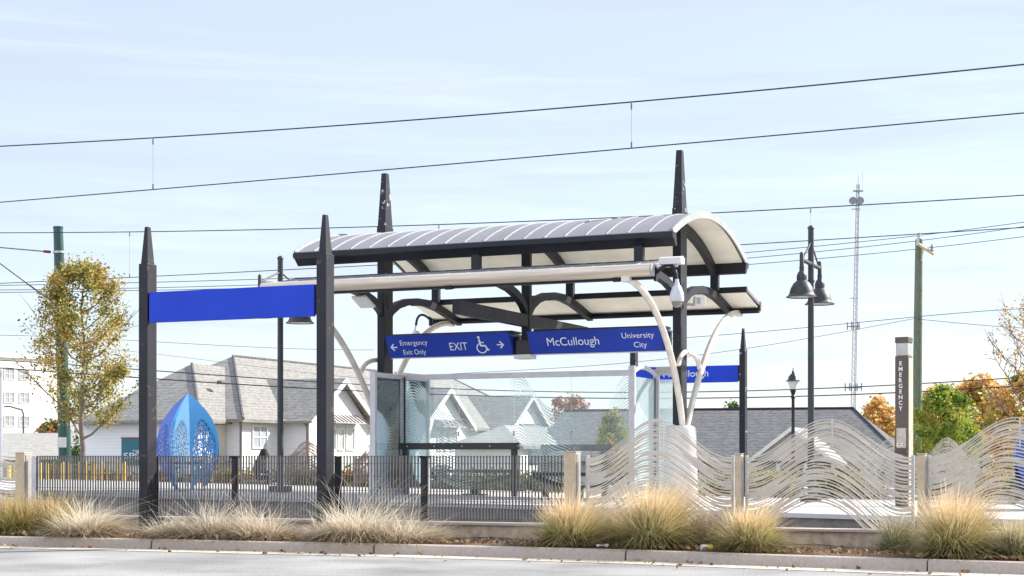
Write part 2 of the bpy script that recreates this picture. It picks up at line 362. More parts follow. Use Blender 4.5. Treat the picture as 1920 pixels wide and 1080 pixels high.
def petalmat(name, col, hole_c, hole_s, cell, web):
    """blue sheet metal with a cut-out web of cells inside one oval patch"""
    m, t, b = newmat(name); N = t.nodes; L = t.links.new
    b.inputs['Base Color'].default_value = (*col, 1); b.inputs['Roughness'].default_value = 0.38
    co = N.new('ShaderNodeTexCoord'); uv = N.new('ShaderNodeUVMap')
    mpn = N.new('ShaderNodeMapping'); mpn.inputs['Scale'].default_value = (cell, cell * 1.7, 1); L(uv.outputs[0], mpn.inputs[0])
    vo = N.new('ShaderNodeTexVoronoi'); vo.feature = 'DISTANCE_TO_EDGE'; vo.inputs['Scale'].default_value = 1.0; vo.voronoi_dimensions = '2D'; L(mpn.outputs[0], vo.inputs['Vector'])
    gt = N.new('ShaderNodeMath'); gt.operation = 'GREATER_THAN'; gt.inputs[1].default_value = web; L(vo.outputs['Distance'], gt.inputs[0])
    m2 = N.new('ShaderNodeMapping'); m2.vector_type = 'TEXTURE'; m2.inputs['Location'].default_value = (*hole_c, 0); m2.inputs['Scale'].default_value = (*hole_s, 1); L(uv.outputs[0], m2.inputs[0])
    ln = N.new('ShaderNodeVectorMath'); ln.operation = 'LENGTH'; L(m2.outputs[0], ln.inputs[0])
    lt = N.new('ShaderNodeMath'); lt.operation = 'LESS_THAN'; lt.inputs[1].default_value = 1.0; L(ln.outputs['Value'], lt.inputs[0])
    mu = N.new('ShaderNodeMath'); mu.operation = 'MULTIPLY'; L(gt.outputs[0], mu.inputs[0]); L(lt.outputs[0], mu.inputs[1])
    tr = N.new('ShaderNodeBsdfTransparent'); mx = N.new('ShaderNodeMixShader'); L(mu.outputs[0], mx.inputs[0]); L(b.outputs[0], mx.inputs[1]); L(tr.outputs[0], mx.inputs[2])
    L(mx.outputs[0], N['Material Output'].inputs[0]); return m

# ------------------------------------------------------------------ lettering
def lettering(name, body, parent, c, xd, yd, width=None, height=None, mt=None, lift=0.003, bold=0.0):
    cu = bpy.data.curves.new('t', 'FONT'); cu.body = body; cu.size = 1.0; cu.extrude = 0.0; cu.offset = bold; cu.resolution_u = 6
    cu.align_x = 'LEFT'
    tmp = bpy.data.objects.new('t', cu); SC.collection.objects.link(tmp)
    dg = bpy.context.evaluated_depsgraph_get(); dg.update()
    me = bpy.data.meshes.new_from_object(tmp.evaluated_get(dg))
    vs = np.array([v.co for v in me.vertices]); fs = [tuple(p.vertices) for p in me.polygons]
    bpy.data.objects.remove(tmp); bpy.data.curves.remove(cu); bpy.data.meshes.remove(me)
    mn, mxx = vs.min(0), vs.max(0); sz = mxx - mn
    sx = width / sz[0] if width else None; sy = height / sz[1] if height else None
    sx = sx or sy; sy = sy or sx
    xd, yd = Vector(xd).normalized(), Vector(yd).normalized(); n = xd.cross(yd)
    pts = [Vector(c) + xd * ((v[0] - mn[0] - sz[0] / 2) * sx) + yd * ((v[1] - mn[1] - sz[1] / 2) * sy) + n * lift for v in vs]
    return mesh_obj(name, pts, fs, mt or M['letter'], parent, recalc=False)

# ================================================================== SETTING
def ss(a, b, x):
    t = np.clip((x - a) / (b - a), 0, 1); return t * t * (3 - 2 * t)
def roadmat(name, c1, c2, fine=160.0, spots=True):
    m, t, b = newmat(name); N = t.nodes; L = t.links.new
    co = N.new('ShaderNodeTexCoord')
    def noise(s, d=6):
        n = N.new('ShaderNodeTexNoise'); n.inputs['Scale'].default_value = s; n.inputs['Detail'].default_value = d; L(co.outputs['Object'], n.inputs['Vector']); return n.outputs[0]
    a = N.new('ShaderNodeMath'); a.operation = 'MULTIPLY_ADD'; a.inputs[1].default_value = 0.55; L(noise(fine, 2), a.inputs[0])
    q = N.new('ShaderNodeMath'); q.operation = 'MULTIPLY'; q.inputs[1].default_value = 0.45; L(noise(0.7), q.inputs[0]); L(q.outputs[0], a.inputs[2])
    r = N.new('ShaderNodeValToRGB'); r.color_ramp.elements[0].position = 0.36; r.color_ramp.elements[1].position = 0.64
    r.color_ramp.elements[0].color = (*c1, 1); r.color_ramp.elements[1].color = (*c2, 1)
    L(a.outputs[0], r.inputs[0]); L(r.outputs[0], b.inputs['Base Color']); b.inputs['Roughness'].default_value = 0.9
    bp = N.new('ShaderNodeBump'); bp.inputs['Strength'].default_value = 0.5; bp.inputs['Distance'].default_value = 0.01
    L(noise(fine, 2), bp.inputs['Height']); L(bp.outputs[0], b.inputs['Normal'])
    return m
M['road'] = roadmat('worn_grey_asphalt', (0.105, 0.103, 0.102), (0.385, 0.38, 0.376), 55.0)
M['pan'] = roadmat('sandy_gutter_concrete', (0.48, 0.41, 0.33), (0.62, 0.55, 0.46), 40.0)
M['kerb'] = roadmat('kerb_concrete', (0.37, 0.31, 0.265), (0.47, 0.40, 0.345), 30.0)
M['mulch'] = roadmat('brown_mulch', (0.05, 0.033, 0.024), (0.20, 0.135, 0.095), 28.0)
M['conc'] = roadmat('stained_concrete', (0.33, 0.24, 0.175), (0.62, 0.48, 0.355), 9.0)
M['platside'] = roadmat('shaded_platform_concrete', (0.17, 0.15, 0.145), (0.28, 0.255, 0.235), 8.0)  # shadow on the platform wall is put into this darker colour
M['plat'] = roadmat('pale_platform_paving', (0.50, 0.48, 0.46), (0.60, 0.585, 0.565), 25.0)
M['tactile'] = roadmat('pale_edge_tiles', (0.42, 0.41, 0.44), (0.55, 0.54, 0.56), 60.0)
M['ballast'] = roadmat('track_paving', (0.16, 0.15, 0.145), (0.28, 0.27, 0.26), 14.0)
M['lawn'] = roadmat('dry_lawn', (0.10, 0.10, 0.045), (0.24, 0.20, 0.12), 9.0)
M['foundation'] = M['conc']

# ground: one sheet to the horizon, dipping where the far lots lie lower than the tracks
ss_ = np.array([-1500, -700, -300, -150, -90, -60, -40, -30, -24, -22, -20, -18, -16, -10, 0, 10, 20, 30, 45, 60, 100, 200, 500, 1500.])
dd_ = np.array([-400, -100, -40, -20, -10, 0, 8, 14, 20, 25, 26.5, 28, 29.5, 31, 36, 45, 60, 80, 120, 200, 400, 800, 1800.])
gv, gf = [], []
for d in dd_:
    for s in ss_:
        z = -0.03 - 1.3 * float(ss(-22, -17, s)) * float(ss(25, 31, d)) * (1 - float(ss(150, 400, abs(d))))
        gv.append(W(s, d, z))
n = len(ss_)
for i in range(len(dd_) - 1):
    for j in range(n - 1): gf.append((i * n + j, i * n + j + 1, (i + 1) * n + j + 1, (i + 1) * n + j))
tag(mesh_obj('ground', gv, gf, M['lawn']), kind='structure')

KP = [(-420, 1018), (-200, 1020.5), (0, 1024), (250, 1029), (480, 1034.5), (700, 1039), (960, 1046), (1200, 1053), (1440, 1062), (1700, 1071), (1920, 1078), (2200, 1089), (2600, 1106)]
kb = [G(x, y, 0.0) for x, y in KP]
# extend far both ways along the platform direction
kb = [kb[0] - U * 60] + kb + [kb[-1] + U * 60]
def knorm(i):
    t = (kb[min(i + 1, len(kb) - 1)] - kb[max(i - 1, 0)]).normalized(); return Vector((-t.y, t.x, 0))
def kpt(f):
    i = int(f); a = f - i
    if i >= len(kb) - 1: return kb[-1], knorm(len(kb) - 1)
    return kb[i].lerp(kb[i + 1], a), knorm(i).lerp(knorm(i + 1), a).normalized()
def strip(name, o0, o1, z, mt):
    v, f = [], []
    for i in range(len(kb)):
        nn = knorm(i); v += [kb[i] + nn * o0 + Vector((0, 0, z)), kb[i] + nn * o1 + Vector((0, 0, z))]
    for i in range(len(kb) - 1): f.append((2 * i, 2 * i + 2, 2 * i + 3, 2 * i + 1))
    return tag(mesh_obj(name, v, f, mt), kind='structure')
rv_ = [kb[i] + knorm(i) * 0.03 for i in range(len(kb))]
fa, fb = kb[0] - V * 60, kb[-1] - V * 60
tag(mesh_obj('road', rv_ + [fb, fa], [tuple(range(len(kb) + 2))], M['road']), kind='structure')
strip('gutter_pan', -0.46, 0.02, 0.005, M['pan'])
# kerb in cast lengths with open joints
def pxf(px):
    best = None
    for k in range(0, (len(kb) - 1) * 400):
        p, _ = kpt(k / 400.0)
        if p.y > 1:
            e = abs(CX + F * p.x / p.y - px)
            if best is None or e < best[0]: best = (e, k / 400.0)
    return best[1]
joints = [0.0] + [pxf(x) for x in (-140, 283, 700, 1172, 1738, 2250)] + [len(kb) - 1.0]
prof = [(0.0, -0.1), (0.012, 0.085), (0.022, 0.108), (0.045, 0.122), (0.075, 0.127), (0.17, 0.125), (0.17, -0.1)]
mb = MB()
for a, b in zip(joints[:-1], joints[1:]):
    a2, b2 = a + 0.007, b - 0.007
    fr = [a2] + [i for i in range(len(kb)) if a2 < i < b2] + [b2]
    vs = []
    for k in fr:
        p, nn = kpt(k); vs += [p + nn * o + Vector((0, 0, z)) for o, z in prof]
    m_ = len(prof); fs = [tuple(range(m_)), tuple((len(fr) - 1) * m_ + j for j in range(m_ - 1, -1, -1))]
    for i in range(len(fr) - 1):
        for j in range(m_): fs.append((i * m_ + j, i * m_ + (j + 1) % m_, (i + 1) * m_ + (j + 1) % m_, (i + 1) * m_ + j))
    mb.add(vs, fs)
tag(mb.build('kerb', M['kerb'], smooth=True), kind='structure')
# planting bed between kerb and low wall
DW = -10.86
v, f = [], []; NB = 60
for i in range(NB + 1):
    k = 0.02 + (len(kb) - 1.04) * i / NB; p, nn = kpt(k); p0 = p + nn * 0.165
    s = (p0 - O).dot(U); p3 = W(s, DW + 0.02)
    for a, z in ((0, 0.105), (0.3, 0.125), (0.65, 0.15), (1, 0.13)):
        q = p0.lerp(p3, a); v.append((q.x, q.y, z + 0.02 * math.sin(i * 1.7 + a * 5)))
for i in range(NB):
    for j in range(3): f.append((i * 4 + j, (i + 1) * 4 + j, (i + 1) * 4 + j + 1, i * 4 + j + 1))
tag(mesh_obj('planting_bed', v, f, M['mulch'], smooth=True), kind='structure')
# tracks beside the platform, set in paving
mb = MB()
for d0, d1 in ((DW + 0.28, -4.02), (4.02, 10.4)):
    mb.add([W(-70, d0, 0.02), W(60, d0, 0.02), W(60, d1, 0.02), W(-70, d1, 0.02)], [(0, 1, 2, 3)])
tag(mb.build('track_bed', M['ballast']), kind='structure')
mb = MB()
for d in (-6.35, -4.92, 4.92, 6.35):
    c = W(-5, d, 0.045); mb.box(c, (130, 0.07, 0.05), ROT)
tag(mb.build('rails', M['steel']), kind='structure')
# platform slab with its pale edge tiles, falling to the right
def slab(name, s0, s1, d0, d1, top, bot, mt, n=12):
    v, f = [], []
    for i in range(n + 1):
        s = s0 + (s1 - s0) * i / n
        for d, z in ((d0, plat(s) + top), (d1, plat(s) + top), (d1, plat(s) + bot), (d0, plat(s) + bot)): v.append(W(s, d, z))
    for i in range(n):
        for j in range(4): f.append((i * 4 + j, (i + 1) * 4 + j, (i + 1) * 4 + (j + 1) % 4, i * 4 + (j + 1) % 4))
    f += [(0, 1, 2, 3), tuple(n * 4 + j for j in (3, 2, 1, 0))]
    return tag(mesh_obj(name, v, f, mt), kind='structure')
slab('platform', -17, 22, -3.45, 3.45, 0.0, -0.9, M['plat'])
slab('platform_edge', -17, 22, -4.0, -3.45, 0.004, -0.07, M['tactile'], 60)
slab('platform_edge_far', -17, 22, 3.45, 4.0, 0.004, -0.07, M['tactile'], 60)
slab('platform_wall', -17, 22, -3.93, -3.5, -0.07, -0.9, M['platside'])
mb = MB()                                            # far street beyond the second track
mb.add([W(-150, 13.2, 0.0), W(150, 13.2, 0.0), W(150, 24.5, 0.0), W(-150, 24.5, 0.0)], [(0, 1, 2, 3)])
tag(mb.build('far_street', M['road']), kind='structure')
mb = MB()
mb.add([W(-70, 10.45, 0.12), W(60, 10.45, 0.12), W(60, 13.15, 0.12), W(-70, 13.15, 0.12)], [(0, 1, 2, 3)])
tag(mb.build('far_planting_bed', M['mulch']), kind='structure')
slab_w = MB().box(W(-20, 24.9, 0.05), (140, 1.6, 0.12), ROT)
tag(slab_w.build('far_sidewalk', M['plat']), kind='structure')

# low retaining walls
def low_wall(label, d, th, s0, s1, top):
    t = thing('retaining_wall', label, 'wall', W((s0 + s1) / 2, d, 0), ROT)
    L_ = s1 - s0
    MB().box((0, 0, top / 2 - 0.1), (L_, th, top + 0.18)).build('wall_body', M['conc'], t, bevel=0.012)
    MB().box((0, -0.02, top - 0.006), (L_, th + 0.04, 0.035)).build('coping', M['kerb'], t, bevel=0.008)
    return t
low_wall('low stained concrete wall under the near fence, behind the grasses', DW + 0.15, 0.26, -40, 24, 0.318)

# ================================================================== SHELTER
S = thing('tram_shelter', 'grey tram platform shelter with arched metal roof and two lower side canopies', 'shelter', W(0, 0, 0), ROT)
HL, HW = 3.88, 2.55
def zr(d): return 5.22 + 0.61 * (1 - (d / HW) ** 2)
ds = np.linspace(-HW, HW, 25)
# arched roof sheet
v, f = [], []
for x in (-HL, HL):
    for d in ds: v.append((x, d, zr(d)))
    for d in ds: v.append((x, d, zr(d) - 0.035))
n = len(ds)
for j in range(n - 1):
    f.append((j, j + 1, 2 * n + j + 1, 2 * n + j)); f.append((n + j, 3 * n + j, 3 * n + j + 1, n + j + 1))
    f.append((j, n + j, n + j + 1, j + 1)); f.append((2 * n + j, 2 * n + j + 1, 3 * n + j + 1, 3 * n + j))
f += [(0, 2 * n, 3 * n, n), (n - 1, 2 * n - 1, 4 * n - 1, 3 * n - 1)]
mesh_obj('roof', v, f, M['roof'], S, smooth=True)
mb = MB(); NS = 19                                    # standing seams
for i in range(NS + 1):
    x = -HL + 0.02 + (2 * HL - 0.04) * i / NS
    mb.beam([(x, d, zr(d) + 0.006) for d in ds], 0.016, 0.022)
rf = [o for o in S.children if o.name.startswith('roof')][0]
mb.build('standing_seam', M['roofedge'], rf, smooth=True)
mb = MB()                                             # pale panel ceiling hung under the sheet
v, f = [], []
for x in (-HL + 0.05, HL - 0.05):
    for d in ds: v.append((x, d * 0.975, zr(d) - 0.06))
for j in range(n - 1): f.append((j, n + j, n + j + 1, j + 1))
mesh_obj('ceiling', v, f, M['ceiling'], S, smooth=True)
for sx in (-1, 1):                                    # silver arched end trims
    MB().beam([(sx * (HL + 0.012), d, zr(d) - 0.03) for d in ds], 0.03, 0.13).build('end_trim', M['roofedge'], S, smooth=True)
for sd in (-1, 1):                                    # dark eave beams
    b_ = MB(); b_.prism([Vector((0, sd * 2.60, 5.20)), Vector((0, sd * 2.60, 5.11)), Vector((0, sd * 2.54, 5.09)), Vector((0, sd * 2.40, 4.96)), Vector((0, sd * 2.34, 4.98)), Vector((0, sd * 2.40, 5.20))], (-HL - 0.03, 0, 0), (HL + 0.03, 0, 0))
    b_.build('eave_beam', M['dark'], S)
POSTS = (-3.23, 0.0, 3.23)
for x in POSTS:                                       # arched ribs and the struts between roof and canopies
    MB().beam([(x, d * 0.965, zr(d * 0.965) - 0.17 - 0.1 * (abs(d) / HW) ** 2) for d in ds], 0.11, 0.19).build('roof_rib', M['dark'], S, smooth=True)
    for sd in (-1, 1):
        path = [(0.06, 4.10), (0.25, 4.27), (0.55, 4.42), (0.95, 4.52), (1.4, 4.57), (1.9, 4.58), (2.45, 4.53), (2.9, 4.45), (3.3, 4.37), (3.68, 4.29)]
        MB().beam([(x, sd * a, z) for a, z in path], 0.13, 0.15).build('canopy_rib', M['dark'], S, smooth=True)
        MB().box((x, sd * 2.44, 4.81), (0.17, 0.13, 0.36)).build('strut', M['dark'], S, bevel=0.006)
for x in (-3.23, 3.23):                               # main posts with pointed tops
    p = MB().frustum((x, 0, 0.3), (0.165, 0.40), (0.165, 0.40), 5.42).build('post', M['dark'], S, bevel=0.006)
    sp = MB().frustum((x, 0, 5.70), (0.20, 0.40), (0.20, 0.36), 0.30); sp.frustum((x, 0, 6.0), (0.185, 0.33), (0.11, 0.13), 1.14)
    sp.build('spire', M['chip'], p, bevel=0.004)
    mb = MB().box((x + 0.085, 0.02, 4.42), (0.01, 0.17, 0.3)); mb.build('access_plate', M['dark'], p, bevel=0.003)
MB().frustum((0, 0, 3.22), (0.18, 0.13), (0.18, 0.13), 2.5).build('post', M['dark'], S, bevel=0.005)
# cross beam through the middle post
bm_ = MB().box((0, 0, 3.93), (0.15, 6.7, 0.25))
cb = bm_.build('cross_beam', M['dark'], S, bevel=0.006)
for d in (-3.28, -2.2, -1.2, 1.2, 2.2, 3.28): MB().box((0, d, 3.93), (0.156, 0.015, 0.22)).build('joint_plate', M['black'], cb)
# lower canopies and their gutters
for sd in (-1, 1):
    e0, e1 = Vector((0, sd * 2.5, 4.68)), Vector((0, sd * 3.72, 4.43)); up = Vector((0, sd * 0.25, 1.22)).normalized() * 0.028
    MB().prism([e0 - up, e1 - up, e1 + up, e0 + up], (-HL, 0, 0), (HL, 0, 0)).build('canopy', M['roof'], S)
    u2 = up * 2.0
    MB().prism([e0 - u2 * 1.0 - up * 0.3 + Vector((0, sd * 0.12, -0.02)), e1 - u2 - up * 0.3 - Vector((0, sd * 0.1, 0)), e1 - u2 * 0.8 - Vector((0, sd * 0.1, 0)), e0 - u2 * 0.8 + Vector((0, sd * 0.12, -0.02))], (-HL + 0.04, 0, 0), (HL - 0.04, 0, 0)).build('canopy_ceiling', M['ceiling'], S)
    MB().box((0, sd * 2.53, 4.655), (2 * HL + 0.02, 0.09, 0.115)).build('inner_edge_beam', M['dark'], S, bevel=0.004)
    mb = MB()
    for i in range(NS + 1):
        x = -HL + 0.03 + (2 * HL - 0.06) * i / NS
        mb.box((x, sd * 3.1, 4.58), (0.025, 1.2, 0.035), M=Matrix.Rotation(-sd * math.atan2(0.25, 1.22), 3, 'X'))
    mb.build('canopy_seam', M['roofedge'], S)
    # half-round gutter on the outer edge
    prof_ = [(3.70, 4.50)]
    for k in range(11):
        a = math.pi / 2 - math.pi * k / 10 * 0.98
        prof_.append((3.705 + 0.125 * math.cos(a), 4.40 + 0.105 * math.sin(a)))
    prof_.append((3.62, 4.29)); prof_.append((3.62, 4.50))
    g_ = MB().prism([Vector((0, sd * a, z)) for a, z in prof_], (-HL - 0.02, 0, 0), (HL + 0.0, 0, 0)).build('gutter', M['gutter'] if sd < 0 else M['dark'], S, smooth=True)
    MB().prism([Vector((0, sd * a, z)) for a, z in prof_], (HL + 0.001, 0, 0), (HL + 0.03, 0, 0)).build('end_cap', M['roofedge'], g_)
    MB().box((0, sd * 3.56, 4.275), (2 * HL, 0.12, 0.05)).build('outer_edge_beam', M['dark'], S)
# curved silver downpipes meeting in the white pedestals
def bez(p0, p1, p2, p3, n=16):
    p0, p1, p2, p3 = map(Vector, (p0, p1, p2, p3)); out = []
    for i in range(n + 1):
        t = i / n; out.append(p0 * (1 - t) ** 3 + p1 * 3 * t * (1 - t) ** 2 + p2 * 3 * t * t * (1 - t) + p3 * t ** 3)
    return out
for sx in (-1, 1):
    x = sx * 3.23; xo = sx * 3.42; zb = plat(x)
    ped = MB().lathe([(0.345, 0), (0.35, 0.03), (0.335, 0.5), (0.305, 1.30), (0.30, 1.40), (0.285, 1.46), (0.25, 1.49)], (x + sx * 0.02, 0.0, zb - 0.01), 32)
    ped.build('pedestal', M['pedestal'], S, smooth=True)
    for sd in (-1, 1):
        pth = bez((xo, sd * 3.66, 4.27), (xo, sd * 2.2, 4.25), (xo, sd * 0.85, 3.2), (xo - sx * 0.1, sd * 0.08, zb + 1.35), 20)
        pth = [Vector((xo, sd * 3.70, 4.33))] + pth
        dp = MB().tube(pth, 0.062, 12).build('downpipe', M['silver'], S, smooth=True)
        MB().tube(bez((xo, sd * 0.70, 2.93), (xo, sd * 0.62, 3.12), (xo, sd * 0.3, 3.22), (xo - sx * 0.05, sd * 0.02, 3.22), 10), 0.048, 10).build('brace', M['silver'], dp, smooth=True)
        MB().box((xo, sd * 3.70, 4.27), (0.15, 0.13, 0.13)).build('outlet_box', M['silver'], dp, bevel=0.01)
# lamp plate under the left front rib
mb = MB().box((-3.23, -0.95, 4.36), (0.34, 0.45, 0.05), M=Matrix.Rotation(R(-24), 3, 'X'))
mb.build('light_fixture', M['white'], S, bevel=0.01)

# ---- hanging signs between the posts
def hanging_sign(label, s0, s1):
    t = thing('hanging_sign', label, 'sign', W((s0 + s1) / 2, 0, 3.25), ROT, 'blue signs hung between the shelter posts')
    hl = (s1 - s0) / 2; A = [Vector((0, -0.36, 0.42)), Vector((0, -0.13, 0.0)), Vector((0, 0.13, 0.0)), Vector((0, 0.36, 0.42))]
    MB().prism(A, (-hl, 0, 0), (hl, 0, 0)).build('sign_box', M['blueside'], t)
    n_ = Vector((0, -0.42, -0.23)).normalized()
    q = [Vector((0, -0.375, 0.44)), Vector((0, -0.13, -0.008))]
    MB().prism([q[0], q[1], q[1] + n_ * 0.012, q[0] + n_ * 0.012], (-hl - 0.06, 0, 0), (hl - 0.02, 0, 0)).build('front_face', M['navy'], t)
    MB().box((0.03, -0.05, 0.455), (2 * hl - 0.02, 0.5, 0.05)).build('top_rail', M['black'], t, bevel=0.01)
    MB().box((0.0, -0.1, -0.012), (2 * hl + 0.06, 0.10, 0.014)).build('bottom_lip', M['frame'], t)
    for sx in (-1, 1): MB().box((sx * (hl + 0.03), 0, 0.2), (0.1, 0.14, 0.34)).build('end_bracket', M['black'], t)
    yd = (q[0] - q[1]).normalized(); c0 = (q[0] + q[1]) / 2 + n_ * 0.012
    return t, (lambda x, y: c0 + Vector((x, 0, 0)) + yd * y), yd, hl, n_
XD = (1, 0, 0)
t, at_, yd, hl, n_ = hanging_sign('blue exit sign with arrows and wheelchair symbol, hung from the left post', -2.97, -0.22)
def sx_of(px, s0, hl):                                 # lettering spots along the sign face
    return (px - 727) / (955 - 727) * 2 * hl - hl - 0.05
lettering('lettering', 'Emergency', t, at_(sx_of(778, 0, hl), 0.075), XD, yd, 0.63, 0.15)
lettering('lettering', 'Exit Only', t, at_(sx_of(776, 0, hl), -0.135), XD, yd, 0.52, 0.15)
lettering('lettering', 'EXIT', t, at_(sx_of(861, 0, hl), -0.02), XD, yd, 0.40, 0.17)
def arrow(t, x, y, dirx, name='arrow'):
    pts = []; mb = MB(); c = at_(x, y)
    def bar(x0, y0, x1, y1, wd):
        dx, dy = x1 - x0, y1 - y0; l = math.hypot(dx, dy); nx, ny = -dy / l * wd / 2, dx / l * wd / 2
        mb.add([at_(x + a, y + b) + n_ * 0.004 for a, b in ((x0 + nx, y0 + ny), (x0 - nx, y0 - ny), (x1 - nx, y1 - ny), (x1 + nx, y1 + ny))], [(0, 1, 2, 3)])
    bar(-0.07 * dirx, 0, 0.06 * dirx, 0, 0.026)
    bar(0.0, 0.075, 0.078 * dirx, -0.006, 0.028); bar(0.0, -0.075, 0.078 * dirx, 0.006, 0.028)
    for k in range(len(mb.v)): mb.v[k] = tuple(Vector(mb.v[k]) + n_ * 0.0006 * (k // 4))
    return mb.build(name, M['letter'], t)
arrow(t, sx_of(739, 0, hl), 0.0, -1); arrow(t, sx_of(938, 0, hl), -0.01, 1)
# wheelchair symbol
xs = sx_of(905, 0, hl); mb = MB(); k_ = [0]
def poly2(pts):
    k_[0] += 1
    mb.add([at_(xs + a, b) + n_ * (0.004 + 0.0005 * k_[0]) for a, b in pts], [tuple(range(len(pts)))])
def bar2(x0, y0, x1, y1, wd):
    dx, dy = x1 - x0, y1 - y0; l = math.hypot(dx, dy); nx, ny = -dy / l * wd / 2, dx / l * wd / 2
    poly2([(x0 + nx, y0 + ny), (x0 - nx, y0 - ny), (x1 - nx, y1 - ny), (x1 + nx, y1 + ny)])
poly2([(-0.045 + 0.03 * math.cos(a), 0.165 + 0.03 * math.sin(a)) for a in np.linspace(0, 2 * math.pi, 17)[:-1]])
bar2(-0.045, 0.125, -0.028, -0.02, 0.042); bar2(-0.04, 0.055, 0.055, 0.050, 0.026)
bar2(-0.035, -0.02, 0.075, -0.022, 0.034); bar2(0.065, -0.01, 0.115, -0.125, 0.034); bar2(0.10, -0.125, 0.15, -0.105, 0.026)
ang = np.linspace(R(105), R(345), 22)
for a, b in zip(ang[:-1], ang[1:]):
    k_[0] = 0
    poly2([(-0.02 + r_ * math.cos(q), -0.075 + r_ * math.sin(q)) for r_, q in ((0.117, a), (0.117, b), (0.092, b), (0.092, a))])
mb.build('wheelchair_symbol', M['letter'], t)
t, at_, yd, hl, n_ = hanging_sign('blue station sign reading McCullough, hung from the right post', 0.22, 2.97)
def sx2(px): return (px - 994) / (1241 - 994) * 2 * hl - hl - 0.05
lettering('lettering', 'McCullough', t, at_(sx2(1078), -0.01), XD, yd, 1.10, 0.235, bold=0.0)
lettering('lettering', 'University', t, at_(sx2(1201), 0.085), XD, yd, 0.66, 0.155)
lettering('lettering', 'City', t, at_(sx2(1203), -0.115), XD, yd, 0.27, 0.155)
# dark junction box and white lamp under the middle post
t = thing('junction_box', 'dark box with a white lamp under it between the two hanging signs', 'light', W(0, 0, 3.2), ROT)
MB().box((0, -0.02, 0.19), (0.34, 0.3, 0.30)).build('housing', M['black'], t, bevel=0.008)
MB().box((0.0, -0.08, 0.0), (0.36, 0.34, 0.085)).build('lamp', M['white'], t, bevel=0.012)

# ---- dome cameras, floodlight, loudspeaker box
def dome(label, s, d, sd):
    t = thing('security_camera', label, 'camera', W(s, d, 4.36), ROT, 'dome cameras on the canopy ends')
    MB().tube(bez((-0.15, 0, 0.0), (0.0, 0, 0.16), (0.2, 0, 0.22), (0.22, 0, -0.14), 12), 0.03, 8).build('arm', M['dark'], t, smooth=True)
    MB().box((-0.16, 0, -0.02), (0.05, 0.1, 0.24)).build('mount', M['dark'], t, bevel=0.006)
    MB().lathe([(0.03, -0.12), (0.045, -0.22), (0.08, -0.26), (0.115, -0.36), (0.125, -0.46), (0.12, -0.50), (0.10, -0.51)][::-1], (0.22, 0, 0), 20).build('housing', M['cam'], t, smooth=True)
    MB().lathe([(0.092, -0.505), (0.088, -0.55), (0.06, -0.595), (0.02, -0.61)][::-1], (0.22, 0, 0), 18).build('dome', M['lens'], t, smooth=True)
    return t
dome('grey dome camera on a curved arm at the right end of the front canopy', 4.05, -3.5, 1)
c2 = dome('grey dome camera hanging behind the exit sign at the back canopy', -4.05, 3.5, -1); c2.rotation_euler = (0, 0, ROT + math.pi)
t = thing('loudspeaker', 'white flat box on the right end of the front canopy above the camera', 'loudspeaker', W(4.12, -3.45, 4.50), ROT)
MB().prism([Vector((0, -0.1, 0)), Vector((0, 0.1, 0)), Vector((0, 0.12, 0.10)), Vector((0, 0.03, 0.14)), Vector((0, -0.12, 0.11))], (-0.16, 0, 0), (0.24, 0, 0)).build('casing', M['white'], t, bevel=0.006)
MB().box((0.0, 0, -0.02), (0.3, 0.06, 0.05)).build('bracket', M['frame'], t)
t = thing('floodlight', 'square white floodlight on a short arm at the right shelter post', 'light', W(3.32, 0.0, 4.12), ROT)
MB().tube([(0, 0, 0), (0.12, -0.06, 0.02), (0.2, -0.1, 0.0)], 0.03, 8).build('arm', M['frame'], t, smooth=True)
mb = MB().frustum((0.34, -0.12, -0.03), (0.22, 0.22), (0.2, 0.2), 0.18, 0.5); o = mb.build('lamp_head', M['white'], t, bevel=0.012)
MB().box((0.34, -0.12 - 0.125, 0.06), (0.13, 0.01, 0.12), 0.0).build('lens', M['frost'], t)

# ---- glass windscreen, leaning rails, benches
GZ = 2.9; T_ = thing('glass_windscreen', 'clear glass windscreen etched with white waves in a pale aluminium frame', 'windscreen', W(0, 0, 0), ROT)
x0, x1, dm = -2.9, 2.19, 0.18
def gpost(x, d, w_, dd, top=GZ): MB().box((x, d, (plat(x) + top) / 2), (w_, dd, top - plat(x))).build('frame_post', M['frame'], T_, bevel=0.006)
gpost(x0, -1.13, 0.12, 0.09, GZ + 0.02); gpost(x0, dm, 0.07, 0.07); gpost(x1, dm, 0.13, 0.08, GZ + 0.09); gpost(x1, 1.72, 0.12, 0.08, 2.99); gpost(x0, 1.35, 0.09, 0.07)
for x in (x0 - 0.02 + 0.085,): MB().box((x, dm - 0.05, (plat(x) + GZ) / 2), (0.03, 0.03, GZ - plat(x) - 0.1)).build('frame_strip', M['black'], T_)
MB().box((x1, 1.60, 1.6), (0.03, 0.04, 2.4)).build('frame_strip', M['black'], T_)
MB().box(((x0 + x1) / 2, dm, GZ - 0.05), (x1 - x0, 0.10, 0.11)).build('top_rail', M['frame'], T_, bevel=0.006)
MB().box((x0, (dm - 1.13) / 2, GZ - 0.045), (0.09, 1.31, 0.10)).build('top_rail', M['frame'], T_, bevel=0.006)
MB().box((x0, 0.78, GZ - 0.06), (0.05, 1.2, 0.05)).build('top_rail', M['frame'], T_, bevel=0.006)
MB().tube(bez((x1, dm + 0.05, GZ - 0.05), (x1, 0.6, GZ + 0.12), (x1, 1.0, GZ + 0.14), (x1, 1.72, GZ - 0.03), 12), 0.045, 8).build('top_rail', M['frame'], T_, smooth=True)
MB().box((x1 + 0.24, 1.72, 2.955), (0.48, 0.10, 0.17)).build('top_rail', M['frame'], T_, bevel=0.006)
gpost(x1 + 0.46, 1.72, 0.06, 0.06)
wdt = (x1 - x0 - 0.1) / 4
